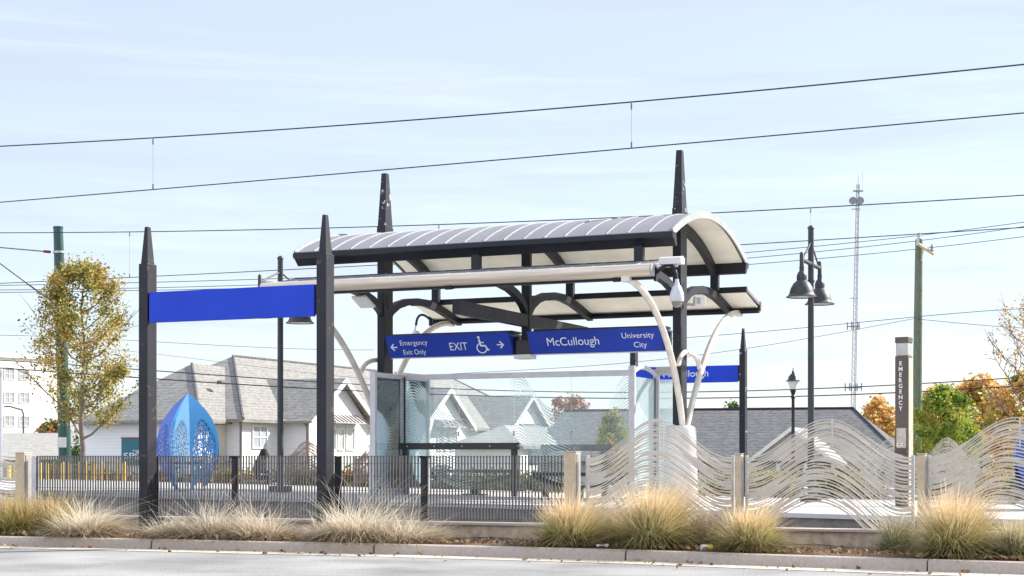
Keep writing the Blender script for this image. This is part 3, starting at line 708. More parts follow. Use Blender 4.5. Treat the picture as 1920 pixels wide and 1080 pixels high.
for i in range(4):
    c = x0 + 0.05 + wdt * (i + 0.5)
    gp = MB().box((c, dm, 0.5 + (GZ - 0.1 - 0.5) / 2), (wdt - 0.008, 0.012, GZ - 0.62)).build('glass_pane', M['glass'], T_)
    if i < 3: MB().box((c + wdt / 2, dm - 0.02, 1.66), (0.035, 0.02, 0.1)).build('clip', M['plate'], gp, bevel=0.004)
MB().box((x0, (dm - 1.13) / 2, 1.68), (0.012, 1.20, 2.3)).build('glass_pane', M['glass'], T_)
MB().box((x0, 0.77, 1.68), (0.012, 1.10, 2.3)).build('glass_pane', M['glass'], T_)
MB().box((x1, 0.95, 1.63), (0.012, 1.42, 2.3)).build('glass_pane', M['glassmilky'], T_)
MB().box((x1 + 0.24, 1.72, 1.63), (0.36, 0.012, 2.3)).build('glass_pane', M['glassmilky'], T_)

def lean_rail(label, s0, s1, d, fl):
    xm = (s0 + s1) / 2; zb = plat(xm)
    t = thing('leaning_rail', label, 'rail', W(xm, d, zb), ROT, 'leaning rails at the windscreen')
    Lh = (s1 - s0) / 2
    tb = MB().box((0, 0, 1.02), (2 * Lh, 0.05, 0.135)).build('top_board', M['black'], t, bevel=0.006)
    mb = MB()
    for i in range(5):
        xb = -Lh * 0.92 + 1.84 * Lh * i / 4 + 0.1
        mb.lathe([(0.0, 0), (0.014, 0.0), (0.012, 0.006), (0, 0.008)], (0, 0, 0), 8)
        n8 = 32
        for q in range(len(mb.v) - n8, len(mb.v)):
            vx = mb.v[q]; mb.v[q] = (xb + vx[0], fl * (0.026 + vx[2]), 1.02 + vx[1])
    mb.build('bolt', M['frame'], tb)
    for xx in (-Lh + 0.13, Lh - 0.13):
        MB().box((xx, 0.06 * -fl, 0.5), (0.10, 0.12, 1.0)).build('leg', M['black'], t, bevel=0.006)
    return t
lean_rail('black leaning rail with bolt heads in front of the glass, left side', -2.78, -0.06, -0.25, -1)
lean_rail('black leaning rail seen behind the right part of the glass', 0.06, 1.6, 0.62, 1)
def bench(label, s0, s1, d):
    xm = (s0 + s1) / 2; zb = plat(xm); L_ = (s1 - s0)
    t = thing('platform_bench', label, 'bench', W(xm, d, zb), ROT, 'dark benches at the windscreen')
    MB().box((0, 0, 0.50), (L_, 0.42, 0.07)).build('seat', M['black'], t, bevel=0.012)
    arc = [(-L_ / 2 + 0.02 + (L_ - 0.04) * i / 16, 0.45 - 0.20 * math.sin(math.pi * i / 16) ** 0.8) for i in range(17)]
    for y in (-0.15, 0.15): MB().tube([(a, y, z) for a, z in arc], 0.028, 8).build('curved_brace', M['black'], t, smooth=True)
    MB().box((0, 0, 0.13), (0.16, 0.16, 0.26)).build('pedestal_leg', M['black'], t, bevel=0.006)
    MB().box((0, 0, 0.012), (0.5, 0.3, 0.025)).build('foot_plate', M['black'], t, bevel=0.004)
    return t
bench('dark bench with curved underside in front of the right half of the glass', 0.33, 2.19, -0.35)
bench('dark bench with curved underside seen through the left half of the glass', -2.45, -0.55, 0.75)

# ================================================================== FENCES
DF = -10.72
def fence_things():
    t = thing('picket_fence', 'dark grey metal picket fence along the near track behind the dry grasses', 'fence', W(0, DF, 0), ROT)
    stops = [Yd(p, DF) for p in (66, 292, 441, 634, 796, 1078)]
    for a, b in zip(stops[:-1], stops[1:]):
        mb = MB(); nb = int((b - a) / 0.0455)
        for i in range(1, nb):
            x = a + (b - a) * i / nb
            mb.box((x, 0, 0.78), (0.014, 0.026, 0.85))
        for z in (0.37, 0.56, 0.73, 0.93, 1.10, 1.19): mb.tube([(a, -0.018, z), (b, -0.018, z)], 0.0042, 4, False)
        mb.build('picket_panel', M['fence'], t)
    for i, x in enumerate(stops[:-1] + [stops[-1] - 0.0]):
        p = MB().frustum((x, 0, 0.3), (0.075, 0.085), (0.075, 0.085), 0.90).build('post', M['dark'] if i not in (0, 5) else M['frame'], t, bevel=0.004)
        if i in (2, 4): MB().frustum((x, 0, 1.17), (0.085, 0.095), (0.125, 0.135), 0.03).build('post_cap', M['dark'], p)
fence_things()
def wavy_mesh(Lp, z0, A, flip=False, seed=0, bot=0.27, N=27, deep=0.0):
    """rows of wavy sheet-metal strips: one hump, rows bunch on its flanks"""
    r = np.random.default_rng(seed); mb = MB(); K = 44
    for layer, dy in ((0, 0.0), (1, 0.055)):
        for i in range(layer * 2, N, 1 + layer):
            q = i / (N - 1); ph = r.uniform(0, 6); wv = r.uniform(2, 5)
            for y_ in (dy,):
                top, bt = [], []
                for k in range(K + 1):
                    x = k / K; xx = (1 - x) if flip else x
                    c = 0.50 - 0.10 * q + (0.03 if layer else 0)
                    xw = xx / (2 * c) if xx < c else 0.5 + (xx - c) / (2 * (1 - c))
                    hump = A * (1 - 0.30 * q) * (0.5 - 0.5 * math.cos(2 * math.pi * xw)) ** 1.08
                    dip = (0.16 + deep) * q * math.exp(-((xx - 0.9) / 0.22) ** 2)
                    z = z0 - q * (z0 - bot) * 0.93 + hump - dip - (0.012 if layer else 0)
                    th = 0.0078 + 0.0075 * max(0, math.sin(wv * 2.2 * x + ph)) ** 2
                    # steps in the strip where wider plates are let in
                    th += 0.014 * (math.sin(3.1 * x * 2 + ph * 1.7) > 0.80)
                    top.append((x * Lp, z + th)); bt.append((x * Lp, z - th * 0.55))
                vs = []
                for (xa, za), (xb, zb) in zip(top, bt):
                    vs += [(xa, y_ - 0.003, za), (xb, y_ - 0.003, zb), (xb, y_ + 0.003, zb), (xa, y_ + 0.003, za)]
                fs = []
                for k in range(K):
                    for j in range(4): fs.append((k * 4 + j, (k + 1) * 4 + j, (k + 1) * 4 + (j + 1) % 4, k * 4 + (j + 1) % 4))
                fs += [(0, 1, 2, 3), tuple(K * 4 + j for j in (3, 2, 1, 0))]
                mb.add(vs, fs)
    # slim uprights behind the strips
    def topz(x):
        xx = (1 - x) if flip else x
        return z0 + A * (0.5 - 0.5 * math.cos(2 * math.pi * xx)) ** 1.08
    for x in (0.52,):
        mb.box((x * Lp, 0.066, topz(x) - 0.16), (0.016, 0.006, 0.34))
    return mb
def wavy_panel(label, pxa, pxb, d, flip=False, seed=0, A=0.47, far=False, post=None, group='wavy metal panels along the near track', deep=0.0):
    a, b = Yd(pxa, d), Yd(pxb, d)
    t = thing('wavy_panel', label, 'fence panel', W(a, d, 0), ROT, group)
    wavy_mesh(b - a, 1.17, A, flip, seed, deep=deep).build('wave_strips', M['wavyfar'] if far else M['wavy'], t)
    for x in (0.0, b - a):
        MB().box((x, 0.03, 0.70), (0.035, 0.05, 1.02)).build('side_rail', M['rail'], t, bevel=0.003)
    return t
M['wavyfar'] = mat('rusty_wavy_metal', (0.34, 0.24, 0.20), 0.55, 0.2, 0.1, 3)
wavy_panel('beige wavy strip panel between the wide tan post and the slim tan post', 1100, 1373, DF, False, 1)
wavy_panel('beige wavy strip panel in front of the emergency column', 1399, 1711, DF, False, 2, deep=0.1)
wavy_panel('beige wavy strip panel at the right edge before the blue sculpture', 1741, 2075, DF, False, 3)
wavy_panel('beige wavy strip panel cut by the left edge of the frame', -260, 30, DF, False, 4)
def tan_post(label, px, w_, dp, d=DF, z0=0.2, top=1.22, mt='tanpost'):
    s = Yd(px, d); t = thing('fence_post', label, 'post', W(s, d - 0.02, 0), ROT, 'tan posts of the near fence')
    MB().box((0, 0, (z0 + top) / 2), (w_, dp, top - z0)).build('shaft', M[mt], t, bevel=0.005)
    MB().box((w_ / 2 + 0.006, 0, (z0 + top) / 2), (0.008, dp * 0.7, top - z0 - 0.04)).build('side_plate', M['rail'], t)
    MB().box((0, 0, top + 0.006), (w_ + 0.015, dp + 0.015, 0.012)).build('cap', M['rail'], t, bevel=0.002)
    return t
tan_post('wide tan post at the right end of the picket fence', 1074, 0.165, 0.17, top=1.25)
tan_post('slim tan post between two wavy panels, below the far blue sign', 1387, 0.075, 0.12)
tan_post('slim tan post at the right, between the emergency column and the round green tree', 1729, 0.09, 0.12)
tan_post('wide tan post at the left end of the picket fence', 46, 0.165, 0.17, top=1.245)
# far side of the station: the same wavy panels, small and rusty in the shade
DFF = 10.55
gfar = 'wavy metal panels along the far track'
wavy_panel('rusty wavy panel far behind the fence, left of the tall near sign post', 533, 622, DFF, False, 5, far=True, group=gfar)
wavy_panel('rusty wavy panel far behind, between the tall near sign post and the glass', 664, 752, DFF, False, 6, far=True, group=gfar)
wavy_panel('beige wavy panel far behind, left of the emergency column', 1622, 1722, DFF, True, 7, group=gfar)
wavy_panel('beige wavy panel far behind, right of the emergency column', 1726, 1826, DFF, False, 8, group=gfar)

# ================================================================== SIGN GANTRIES
def gantry(label, s0, s1, d, facing, text=None, group='blue signs on pairs of pointed posts', paint='rusty'):
    t = thing('station_sign', label, 'sign', W((s0 + s1) / 2, d, 0), ROT, group); hl = (s1 - s0) / 2
    for sx in (-1, 1):
        p = MB().frustum((sx * hl, 0, 0.1), (0.15, 0.22), (0.15, 0.22), 3.82).build('post', M[paint], t, bevel=0.005)
        MB().frustum((sx * hl, 0, 3.92), (0.115, 0.165), (0.05, 0.075), 0.53).build('spire', M[paint], p, bevel=0.003)
        for z in (3.24, 3.42): pass
        MB().box((sx * (hl - 0.11), -0.05, 3.31), (0.09, 0.06, 0.40)).build('bracket', M['black'], p, bevel=0.003)
    MB().box((0, facing * 0.09, 3.295), (2 * hl - 0.22, 0.05, 0.43)).build('sign_panel', M['blue'], t, bevel=0.004)
    if text: lettering('lettering', text, t, (-0.02, facing * 0.09 - 0.026, 3.295), XD, (0, 0, 1), 1.20, 0.23)
    return t
sA, sB = Yd(277, -11.05), Yd(610, -11.05)
gantry('blank blue sign on two tall pointed posts in front of the fence', sA, sB, -11.05, -1)
gantry('far blue station sign half hidden behind the white pedestal pipes', -1.09, 1.84, 9.84, -1, 'McCullough', paint='chip')

# ================================================================== LAMPS
def bell_lamp(label, s, d, H, rim, arm=0.8):
    zb = plat(s); t = thing('street_lamp', label, 'street lamp', W(s, d, zb), ROT, 'platform lamps with two bell shades')
    MB().box((0, 0, 0.065), (0.36, 0.34, 0.13)).build('base_block', M['black'], t, bevel=0.01)
    MB().lathe([(0.068, 0.13), (0.066, 1.0), (0.058, H - 0.06), (0.07, H - 0.055), (0.07, H - 0.03), (0.05, H - 0.005), (0.02, H + 0.015)], (0, 0, 0), 16).build('pole', M['lampgrey'], t, smooth=True)
    MB().lathe([(0.075, rim + 0.38), (0.08, rim + 0.40), (0.075, rim + 0.42)], (0, 0, 0), 16).build('collar', M['lampgrey'], t, smooth=True)
    za = rim + 0.74
    MB().tube([(0, -arm, za), (0, arm, za)], 0.042, 10).build('cross_arm', M['lampgrey'], t, smooth=True)
    for sd in (-1, 1):
        MB().tube([(0, sd * 0.06, H - 0.35), (0, sd * (arm - 0.1), za + 0.03)], 0.018, 6).build('stay', M['lampgrey'], t)
        pr = [(0.30, rim), (0.305, rim + 0.012), (0.27, rim + 0.035), (0.245, rim + 0.07), (0.24, rim + 0.09), (0.215, rim + 0.18), (0.165, rim + 0.27), (0.105, rim + 0.325), (0.095, rim + 0.335), (0.10, rim + 0.36), (0.10, rim + 0.42), (0.075, rim + 0.49), (0.05, rim + 0.51), (0.045, rim + 0.56), (0.05, rim + 0.58), (0.042, rim + 0.62), (0.042, rim + 0.86), (0.02, rim + 0.89)]
        sh = MB().lathe(pr, (0, sd * arm, 0), 28, cap0=False).build('lamp_shade', M['lampgrey'], t, smooth=True)
        MB().lathe([(0.0, rim + 0.01), (0.27, rim + 0.012)], (0, sd * arm, 0), 28, cap0=False, cap1=False).build('lamp_glass', M['frost'], sh)
    return t
bell_lamp('tall grey lamp with two bell shades, standing right of the shelter', 5.37, 1.9, 5.52, 4.02)
bell_lamp('tall grey lamp with bell shades, half hidden behind the blank blue sign', -5.3, -0.8, 4.97, 3.62)
# small lantern on the far pavement
c = P(1487, 900, 48); t = thing('lantern_post', 'black post lantern with white globe standing before the dark roofed house', 'street lamp', (c.x, c.y, 0))
MB().lathe([(0.11, 0), (0.10, 0.3), (0.06, 0.4), (0.052, 2.2), (0.045, 2.9), (0.075, 2.98), (0.05, 3.03), (0.1, 3.2)], (0, 0, 0), 14).build('pole', M['black'], t, smooth=True)
MB().lathe([(0.09, 3.20), (0.15, 3.38), (0.165, 3.44)], (0, 0, 0), 16).build('globe', M['white'], t, smooth=True)
MB().lathe([(0.235, 3.44), (0.2, 3.46), (0.155, 3.50), (0.135, 3.58), (0.08, 3.65), (0.035, 3.68), (0.045, 3.72), (0.015, 3.77), (0.012, 3.85)], (0, 0, 0), 18).build('cap', M['black'], t, smooth=True)
c = P(44, 840, 95); t = thing('street_lamp', 'thin brown street lamp with one bent arm before the white apartment block', 'street lamp', (c.x, c.y, 0))
MB().tube([(0, 0, 0), (0, 0, 3.7), (-0.1, 0, 3.95), (-0.3, 0, 4.0), (-0.75, 0, 4.12)], [0.07, 0.06, 0.06, 0.05, 0.045], 8).build('pole', M['pipe'], t, smooth=True)
MB().box((-0.92, 0, 4.14), (0.4, 0.2, 0.09)).build('lamp_head', M['pipe'], t, bevel=0.02)

# ================================================================== EMERGENCY COLUMN
c = W(7.42, 0.6, 0); zb = plat(7.4); t = thing('emergency_column', 'tall brown emergency call column with white lettering and a light band on top', 'call column', (c.x, c.y, zb), ROT - R(9))
H = 3.43 - zb
MB().box((0, 0, (H - 0.36) / 2), (0.25, 0.27, H - 0.36)).build('column_body', M['brown'], t, bevel=0.008)
MB().box((0.129, 0, (H - 0.4) / 2), (0.02, 0.24, H - 0.4)).build('sunlit_side', M['sunside'], t, bevel=0.004)  # pale sheet: sunlight on the right side is put into its colour
MB().box((0, 0, H - 0.235), (0.235, 0.255, 0.25)).build('light_band', M['frost'], t, bevel=0.02)
MB().box((0, 0, H - 0.06), (0.255, 0.275, 0.11)).build('top_cap', M['brown'], t, bevel=0.01)
pl = MB().box((0.0, -0.140, 1.28), (0.25, 0.012, 0.44)).build('panel_frame', M['brown'], t)
MB().box((0.0, -0.148, 1.29), (0.185, 0.01, 0.37)).build('call_panel', M['plate'], pl, bevel=0.003)
MB().box((-0.01, -0.154, 1.36), (0.07, 0.004, 0.07)).build('speaker_grille', M['frost'], pl)
MB().box((-0.01, -0.154, 1.165), (0.15, 0.004, 0.045)).build('button_label', M['white'], pl)
MB().box((-0.03, -0.157, 1.165), (0.07, 0.003, 0.018)).build('red_print', M['red'], pl)
MB().lathe([(0.0, 0), (0.016, 0), (0.016, 0.006), (0, 0.007)], (0, 0, 0), 12)
mb = MB(); mb.box((0.045, -0.157, 1.165), (0.028, 0.004, 0.028)); mb.build('call_button', M['red'], pl, bevel=0.006)
MB().prism([Vector((0, -0.15, 1.06)), Vector((0, -0.13, 1.06)), Vector((0, -0.13, 1.0)), Vector((0, -0.20, 1.02))], (-0.125, 0, 0), (0.125, 0, 0)).build('panel_ledge', M['brown'], pl)
zt = H - 0.50
for k, ch in enumerate('EMERGENCY'):
    lettering('lettering', ch, t, (-0.015, -0.1375, zt - k * 0.105), XD, (0, 0, 1), None, 0.078, bold=0.02)

# ================================================================== OVERHEAD WIRES
def catenary(label, d, mess, cont, drops, r=0.0115, grp='pairs of overhead tram wires'):
    t = thing('overhead_wire', label, 'wire', W(0, d, 0), ROT, grp)
    def fit(pts):
        A = [(Yd(x, d), PD(x, y, d).z) for x, y in pts]
        k = np.polyfit([a[0] for a in A], [a[1] for a in A], 2 if len(pts) > 2 else 1)
        return lambda s: float(np.polyval(k, s))
    fm, fc = fit(mess), fit(cont); smin, smax = -24, 16
    S_ = np.linspace(smin, smax, 60)
    MB().tube([(s, 0, fm(s)) for s in S_], r, 6).build('messenger_wire', M['wire'], t, smooth=True)
    MB().tube([(s, 0, fc(s)) for s in S_], r * 0.85, 6).build('contact_wire', M['wire'], t, smooth=True)
    for px in drops:
        s = Yd(px, d); mb = MB(); mb.tube([(s, 0, fm(s)), (s, 0, fc(s))], 0.0026, 4)
        for z in (fm(s) - 0.07, fc(s) + 0.05): mb.box((s, 0, z), (0.02, 0.02, 0.1))
        mb.build('dropper', M['thinwire'], t)
    return t
catenary('near pair of dark tram wires with two hangers crossing the sky above the shelter', -5.6, [(0, 274), (480, 247), (960, 209.5), (1440, 168), (1920, 121)], [(0, 379), (480, 340), (720, 318), (1200, 276), (1920, 212)], (287, 1184))
catenary('far pair of dark tram wires passing behind the shelter roof', 5.6, [(0, 436.5), (300, 434), (720, 424.5), (1280, 402), (1920, 366)], [(0, 531), (294, 518), (700, 498), (1400, 457), (1920, 427)], (243, 823, 1520), 0.012)
def cable(label, pts, Y, r=0.012, m='thinwire'):
    P3 = [P(x, y, Y) for x, y in pts]
    xs_ = np.array([p.x for p in P3]); zs_ = np.array([p.z for p in P3]); deg = min(3, len(pts) - 1) if len(pts) > 2 else 1
    k = np.polyfit(xs_, zs_, deg if len(pts) <= 4 else 4)
    x0_, x1_ = float(xs_.min()), float(xs_.max()); dk = np.polyder(k)
    X = list(np.linspace(x0_, x1_, 50)); path = [(x, Y, float(np.polyval(k, x))) for x in X]
    if pts[0][0] < 0: path = [(x0_ - 45, Y, float(np.polyval(k, x0_) - 45 * np.polyval(dk, x0_)))] + path
    if pts[-1][0] >= 2000: path.append((x1_ + 45, Y, float(np.polyval(k, x1_) + 45 * np.polyval(dk, x1_))))
    o = MB().tube(path, r, 5).build('utility_cable', M[m], None, smooth=True)
    return tag(o, label, 'cable', 'utility cables strung far behind the station')
YU = 62.0
cable('grey utility cable, uppermost of those on the cross arm of the wood pole', [(-60, 536), (294, 529), (720, 515), (1440, 470), (1718, 442), (2000, 405)], YU + 0.6, 0.014)
cable('grey utility cable, middle one of those on the cross arm of the wood pole', [(-60, 544), (294, 539), (720, 526), (1440, 480), (1722, 452), (2000, 412)], YU + 1.2, 0.014)
cable('grey utility cable, lowest of those on the cross arm of the wood pole', [(-60, 549), (294, 544), (720, 533), (1440, 493), (1748, 464), (2000, 433)], YU + 1.8, 0.014)
cable('thin cable crossing halfway up the wood pole, right of the lamp', [(900, 655), (1287, 633), (1459, 619), (1718, 594), (2000, 576)], YU - 0.4, 0.013)
cable('thin sagging cable from the wood pole down to the left behind the hanging signs', [(700, 712), (960, 695), (1257, 672), (1440, 647), (1716, 597)], YU - 0.7, 0.010)
cable('thin cable leaving the wood pole to the right towards the bare tree', [(1718, 598), (1800, 606), (1900, 614), (2000, 618)], YU - 0.2, 0.011)
cable('thin cable sloping down behind the blank blue sign', [(-60, 628), (294, 641), (420, 648), (702, 656)], YU + 4, 0.010)
cable('thinnest cable sloping down above the shingled roof at the left', [(100, 648), (294, 664), (408, 678), (720, 712)], YU + 6, 0.008)
cable('dark sagging cable across the shingled roofs, upper of the pair', [(-60, 672), (296, 696), (480, 708), (595, 716), (960, 733), (1183, 736), (1380, 733), (1675, 722), (2000, 702)], YU + 1, 0.021, 'wire')
cable('dark sagging cable across the shingled roofs, lower of the pair', [(-60, 686), (296, 709), (480, 724), (693, 734), (960, 744.5), (1183, 746.5), (1380, 744), (1675, 738), (2000, 717)], YU + 1.5, 0.024, 'wire')

# poles
c0, c1 = P(124, 930, 45.7), P(109, 428, 45.7)
t = thing('steel_pole', 'dark green round steel pole rising behind the golden tree', 'pole', (c0.x, c0.y, 0.1))
vx = (c1 - Vector((c0.x, c0.y, 0.1)))
MB().tube([(0, 0, 0), vx * 0.5, vx], [0.185, 0.165, 0.135], 20).build('shaft', M['greenpole'], t, smooth=True)
MB().tube([vx, vx * 1.006], 0.145, 20).build('cap', M['greenpole'], t, smooth=True)
def band(z, h, r, m, nm): 
    q = vx * (z / vx.z); return MB().tube([q, q + vx.normalized() * h], r, 20).build(nm, M[m], t, smooth=True)
zb = P(109, 473, 45.7).z - 0.1
st = band(zb - 0.03, 0.06, 0.16, 'rail', 'strap')
a = P(95, 472.5, 45.7) - Vector((c0.x, c0.y, 0.1)); b = P(-300, 437, 43) - Vector((c0.x, c0.y, 0.1))
MB().tube([a, b], 0.016, 6).build('pull_wire', M['thinwire'], st)
MB().tube([a, a.lerp(b, 0.035)], 0.04, 8).build('insulator', M['red'], st)
a = P(100, 568, 45.7) - Vector((c0.x, c0.y, 0.1)); b = P(-200, 345, 43) - Vector((c0.x, c0.y, 0.1))
MB().tube([a, b], 0.02, 6).build('guy_wire', M['wire'], t)
z1, z2 = P(120, 839, 45.7).z - 0.1, P(120, 820, 45.7).z - 0.1
q = vx * (z1 / vx.z); nb_ = MB().box((q.x - 0.03, -0.185, (z1 + z2) / 2), (0.25, 0.012, z2 - z1)).build('number_plate', M['white'], t)
c0 = P(1718, 900, YU); t = thing('utility_pole', 'weathered greenish wood utility pole with a slanting cross arm at the right', 'pole', (c0.x, c0.y, -0.1))
top = P(1723, 449, YU) - Vector((c0.x, c0.y, -0.1))
MB().tube([(0, 0, 0), top * 0.5, top], [0.20, 0.175, 0.14], 14).build('shaft', M['woodpole'], t, smooth=True)
def lp(x, y, dy=0.0): return P(x, y, YU) - Vector((c0.x, c0.y, -0.1)) + Vector((0, dy, 0))
ca = MB().tube([lp(1716, 457, -0.22), lp(1748, 478, -0.22)], 0.065, 6).build('cross_arm', M['tanpost'], t)
MB().tube([lp(1718, 441, -0.26), lp(1718, 462, -0.26)], 0.055, 8).build('insulator_pin', M['rail'], ca)
MB().lathe([(0.05, 0), (0.09, 0.03), (0.05, 0.1), (0.08, 0.14), (0.03, 0.26)], lp(1745, 472, -0.22), 10).build('insulator', M['towerdark'], ca, smooth=True)
MB().lathe([(0.05, 0), (0.09, 0.03), (0.05, 0.1), (0.08, 0.14), (0.03, 0.26)], lp(1723, 449, 0), 10).build('insulator', M['towerdark'], t, smooth=True)
MB().tube([lp(1729, 466, -0.2), lp(1726, 490, -0.16)], 0.03, 6).build('brace', M['tanpost'], t)
c0 = P(-2, 900, 40); t = thing('round_pillar', 'grey weathered pillar cut off by the left edge of the frame', 'pillar', (c0.x, c0.y, 0))
MB().lathe([(0.09, 0), (0.085, 3.3), (0.07, 3.38)], (0, 0, 0), 14).build('shaft', M['towerdark'], t, smooth=True)

# lattice mast on the skyline
YT = 260.0; b0, b1 = P(1598, 870, YT), P(1609, 345, YT)
t = thing('radio_mast', 'pale lattice radio mast with dishes on the skyline at the right', 'mast', (b0.x, b0.y, 0))
ax = b1 - Vector((b0.x, b0.y, 0)); hw0, hw1 = 0.46, 0.25; NSEG = 46
def mp_(k, j):
    f_ = k / NSEG; hw_ = hw0 + (hw1 - hw0) * f_; a = 2 * math.pi * j / 3 + 0.5
    return ax * f_ + Vector((hw_ * math.cos(a), hw_ * math.sin(a), 0))
mb = MB()
for j in range(3): mb.tube([mp_(k, j) for k in range(NSEG + 1)], 0.065, 5)
for k in range(NSEG):
    for j in range(3): mb.tube([mp_(k, j), mp_(k + 1, (j + 1) % 3)], 0.03, 4, False); mb.tube([mp_(k, j), mp_(k, (j + 1) % 3)], 0.03, 4, False)
mb.build('lattice', M['lattice'], t)
MB().tube([ax, ax + Vector((0.5, 0, 1.0)) * 0.0 + Vector((0, 0, 1.4))], 0.05, 5).build('top_rod', M['lattice'], t)
MB().tube([ax * 0.97 + Vector((0.7, 0, 0)), ax + Vector((0.7, 0, 1.9))], 0.03, 5).build('whip_antenna', M['lattice'], t)
MB().box(ax * 0.975, (1.6, 0.5, 0.18)).build('top_platform', M['towerdark'], t)
for dx in (-0.75, 0.75):
    q = P(1605 + dx * 9, 377, YT) - Vector((b0.x, b0.y, 0))
    mb = MB(); mb.tube([q + Vector((0, -0.5, 0)), q + Vector((0, -0.2, 0)), q + Vector((0, 0.15, 0))], [0.62, 0.6, 0.3], 18); mb.build('dish', M['towerdark'], t, smooth=True)
MB().tube([P(1597, 392, YT) - Vector((b0.x, b0.y, 0)), P(1613, 392, YT) - Vector((b0.x, b0.y, 0))], 0.08, 5).build('dish_bracket', M['lattice'], t)
for py, wpx, n8 in ((612, 11, 5), (727, 14, 6)):
    q = P(1600 if py > 700 else 1601, py, YT) - Vector((b0.x, b0.y, 0)); wd = wpx / F * YT
    MB().box(q, (2 * wd, 0.8, 0.12)).build('antenna_frame', M['towerdark'], t)
    for i in range(n8):
        xx = -wd + 2 * wd * i / (n8 - 1)
        MB().box(q + Vector((xx, 0.5 * (-1) ** i, 0.1)), (0.16, 0.14, 1.25)).build('antenna_panel', M['towerdark'], t)
MB().tube([P(1593, 559, YT) - Vector((b0.x, b0.y, 0)), P(1609, 559, YT) - Vector((b0.x, b0.y, 0))], 0.07, 5).build('side_arm', M['lattice'], t)

# ================================================================== BOLLARDS
proto = None
bl = [(75, -15, 0), (88, -15, 0), (101, -15.8, 1), (118, -15, 0), (130, -15, 1), (148, -15, 0), (161, -15, 1), (173, -15.8, 1), (178, -15.8, 0), (190, -15, 1), (202, -15.8, 1), (220, -15, 0), (233, -15, 1), (17, -15, 1), (29, -15.8, 0)]
for i, (px, s, k) in enumerate(bl):
    k_ = (px - CX) / F; d = (k_ * (O.y + U.y * s) - O.x - U.x * s) / (V.x - k_ * V.y)
    loc = W(s, d, 0.12)
    if proto is None:
        proto = thing('bollard', 'yellow steel bollard in the row behind the left end of the picket fence', 'bollard', loc, 0, 'yellow bollards behind the left end of the fence')
        MB().lathe([(0.05, 0), (0.05, 0.86), (0.044, 0.90), (0.025, 0.925)], (0, 0, 0), 12).build('shaft', M['yellow'], proto, smooth=True)
        MB().lathe([(0.07, 0), (0.07, 0.02)], (0, 0, 0), 12).build('base_ring', M['conc'], proto)
    else: copy_thing(proto, loc)

# ================================================================== SCULPTURES
BL = [petalmat('shaded_blue_petal', (0.008, 0.085, 0.46), (0.5, 0.46), (0.46, 0.22), 19, 0.16), petalmat('sunlit_blue_petal', (0.33, 0.68, 0.95), (0.46, 0.37), (0.50, 0.35), 12, 0.12), petalmat('half_lit_blue_petal', (0.11, 0.44, 0.88), (0.52, 0.39), (0.44, 0.34), 11, 0.11)]  # blues put the sunlit, half-lit and shaded sides into the petal colours
def petal(phi0, phi1, H, Rm, m, parent, tipshift=0.0):
    """half leaf of sheet metal between two bearings, pointed at foot and tip"""
    NT, NP = 26, 8; v, f, uv = [], [], []
    for side in (0, 1):
        for i in range(NT + 1):
            t_ = i / NT; z = t_ * H
            r = Rm * (0.40 + 1.02 * t_ - 0.0) if t_ < 0.36 else None
            prof_ = np.interp(t_, [0, 0.12, 0.25, 0.38, 0.5, 0.62, 0.74, 0.85, 0.94, 1.0], [0.50, 0.70, 0.88, 0.985, 1.0, 0.93, 0.77, 0.52, 0.24, 0.015])
            wf = np.interp(t_, [0, 0.1, 0.2, 0.32, 0.45, 1.0], [0.05, 0.30, 0.58, 0.86, 1.0, 1.0])
            pc = (phi0 + phi1) / 2 + tipshift * (1 - wf) * (phi1 - phi0)
            for j in range(NP + 1):
                a = pc + (j / NP - 0.5) * (phi1 - phi0) * wf
                # flat facet between crease lines
                ch = math.cos((phi1 - phi0) / 2 * wf) / max(0.3, math.cos(a - pc))
                rr = Rm * prof_ * ch - side * 0.012
                v.append((rr * math.cos(a), rr * math.sin(a), z)); uv.append((j / NP, t_))
    n1 = (NT + 1) * (NP + 1)
    for i in range(NT):
        for j in range(NP):
            a = i * (NP + 1) + j; q = (a, a + 1, a + NP + 2, a + NP + 1)
            f.append(q); f.append(tuple(n1 + x for x in q[::-1]))
    edge = [j for j in range(NP + 1)] + [i * (NP + 1) + NP for i in range(1, NT + 1)] + [NT * (NP + 1) + j for j in range(NP - 1, -1, -1)] + [i * (NP + 1) for i in range(NT - 1, 0, -1)]
    for a, b in zip(edge, edge[1:] + edge[:1]): f.append((a, n1 + a, n1 + b, b))
    o = mesh_obj('petal', v, f, m, parent, recalc=True)
    ul = o.data.uv_layers.new(name='UVMap')
    for l in o.data.loops: ul.data[l.index].uv = uv[l.vertex_index]
    return o
BL.append(mat('shaded_blue_metal', (0.008, 0.07, 0.36), 0.4, 0, 0.08, 3))  # darker blue: the shade on the right-hand bud is put into its colour
def sculpture(label, loc, rz, deep=False):
    t = thing('bud_sculpture', label, 'sculpture', loc, rz, 'blue bud sculptures of pierced metal petals')
    H, Rm = 2.04, 0.66
    br = [R(x) for x in (-176, -114, -106, -76, -6, 40, 100, 150, 184)]
    ms = [BL[0], BL[2], BL[1], BL[2], BL[0], BL[2], BL[1], BL[2]]
    if deep: ms = [BL[3]] * 8
    for k in range(8): petal(br[k], br[k + 1], H, Rm, ms[k], t, 0.42 if k % 2 == 0 else -0.42)
    MB().lathe([(0.30, 0.55), (0.32, 0.57), (0.32, 0.60)], (0, 0, 0), 20).build('seat_plate', M['blueside'], t)
    return t
c = P(353, 920, 33.5); sculpture('blue bud sculpture with pierced petals behind the fence at the left', (c.x, c.y, plat(-7.6)), R(0))
c = P(1963, 955, 29.3); sculpture('shade-coloured blue bud sculpture cut off by the right edge behind the wavy panel', (c.x, c.y, plat(10.5)), R(96), True)

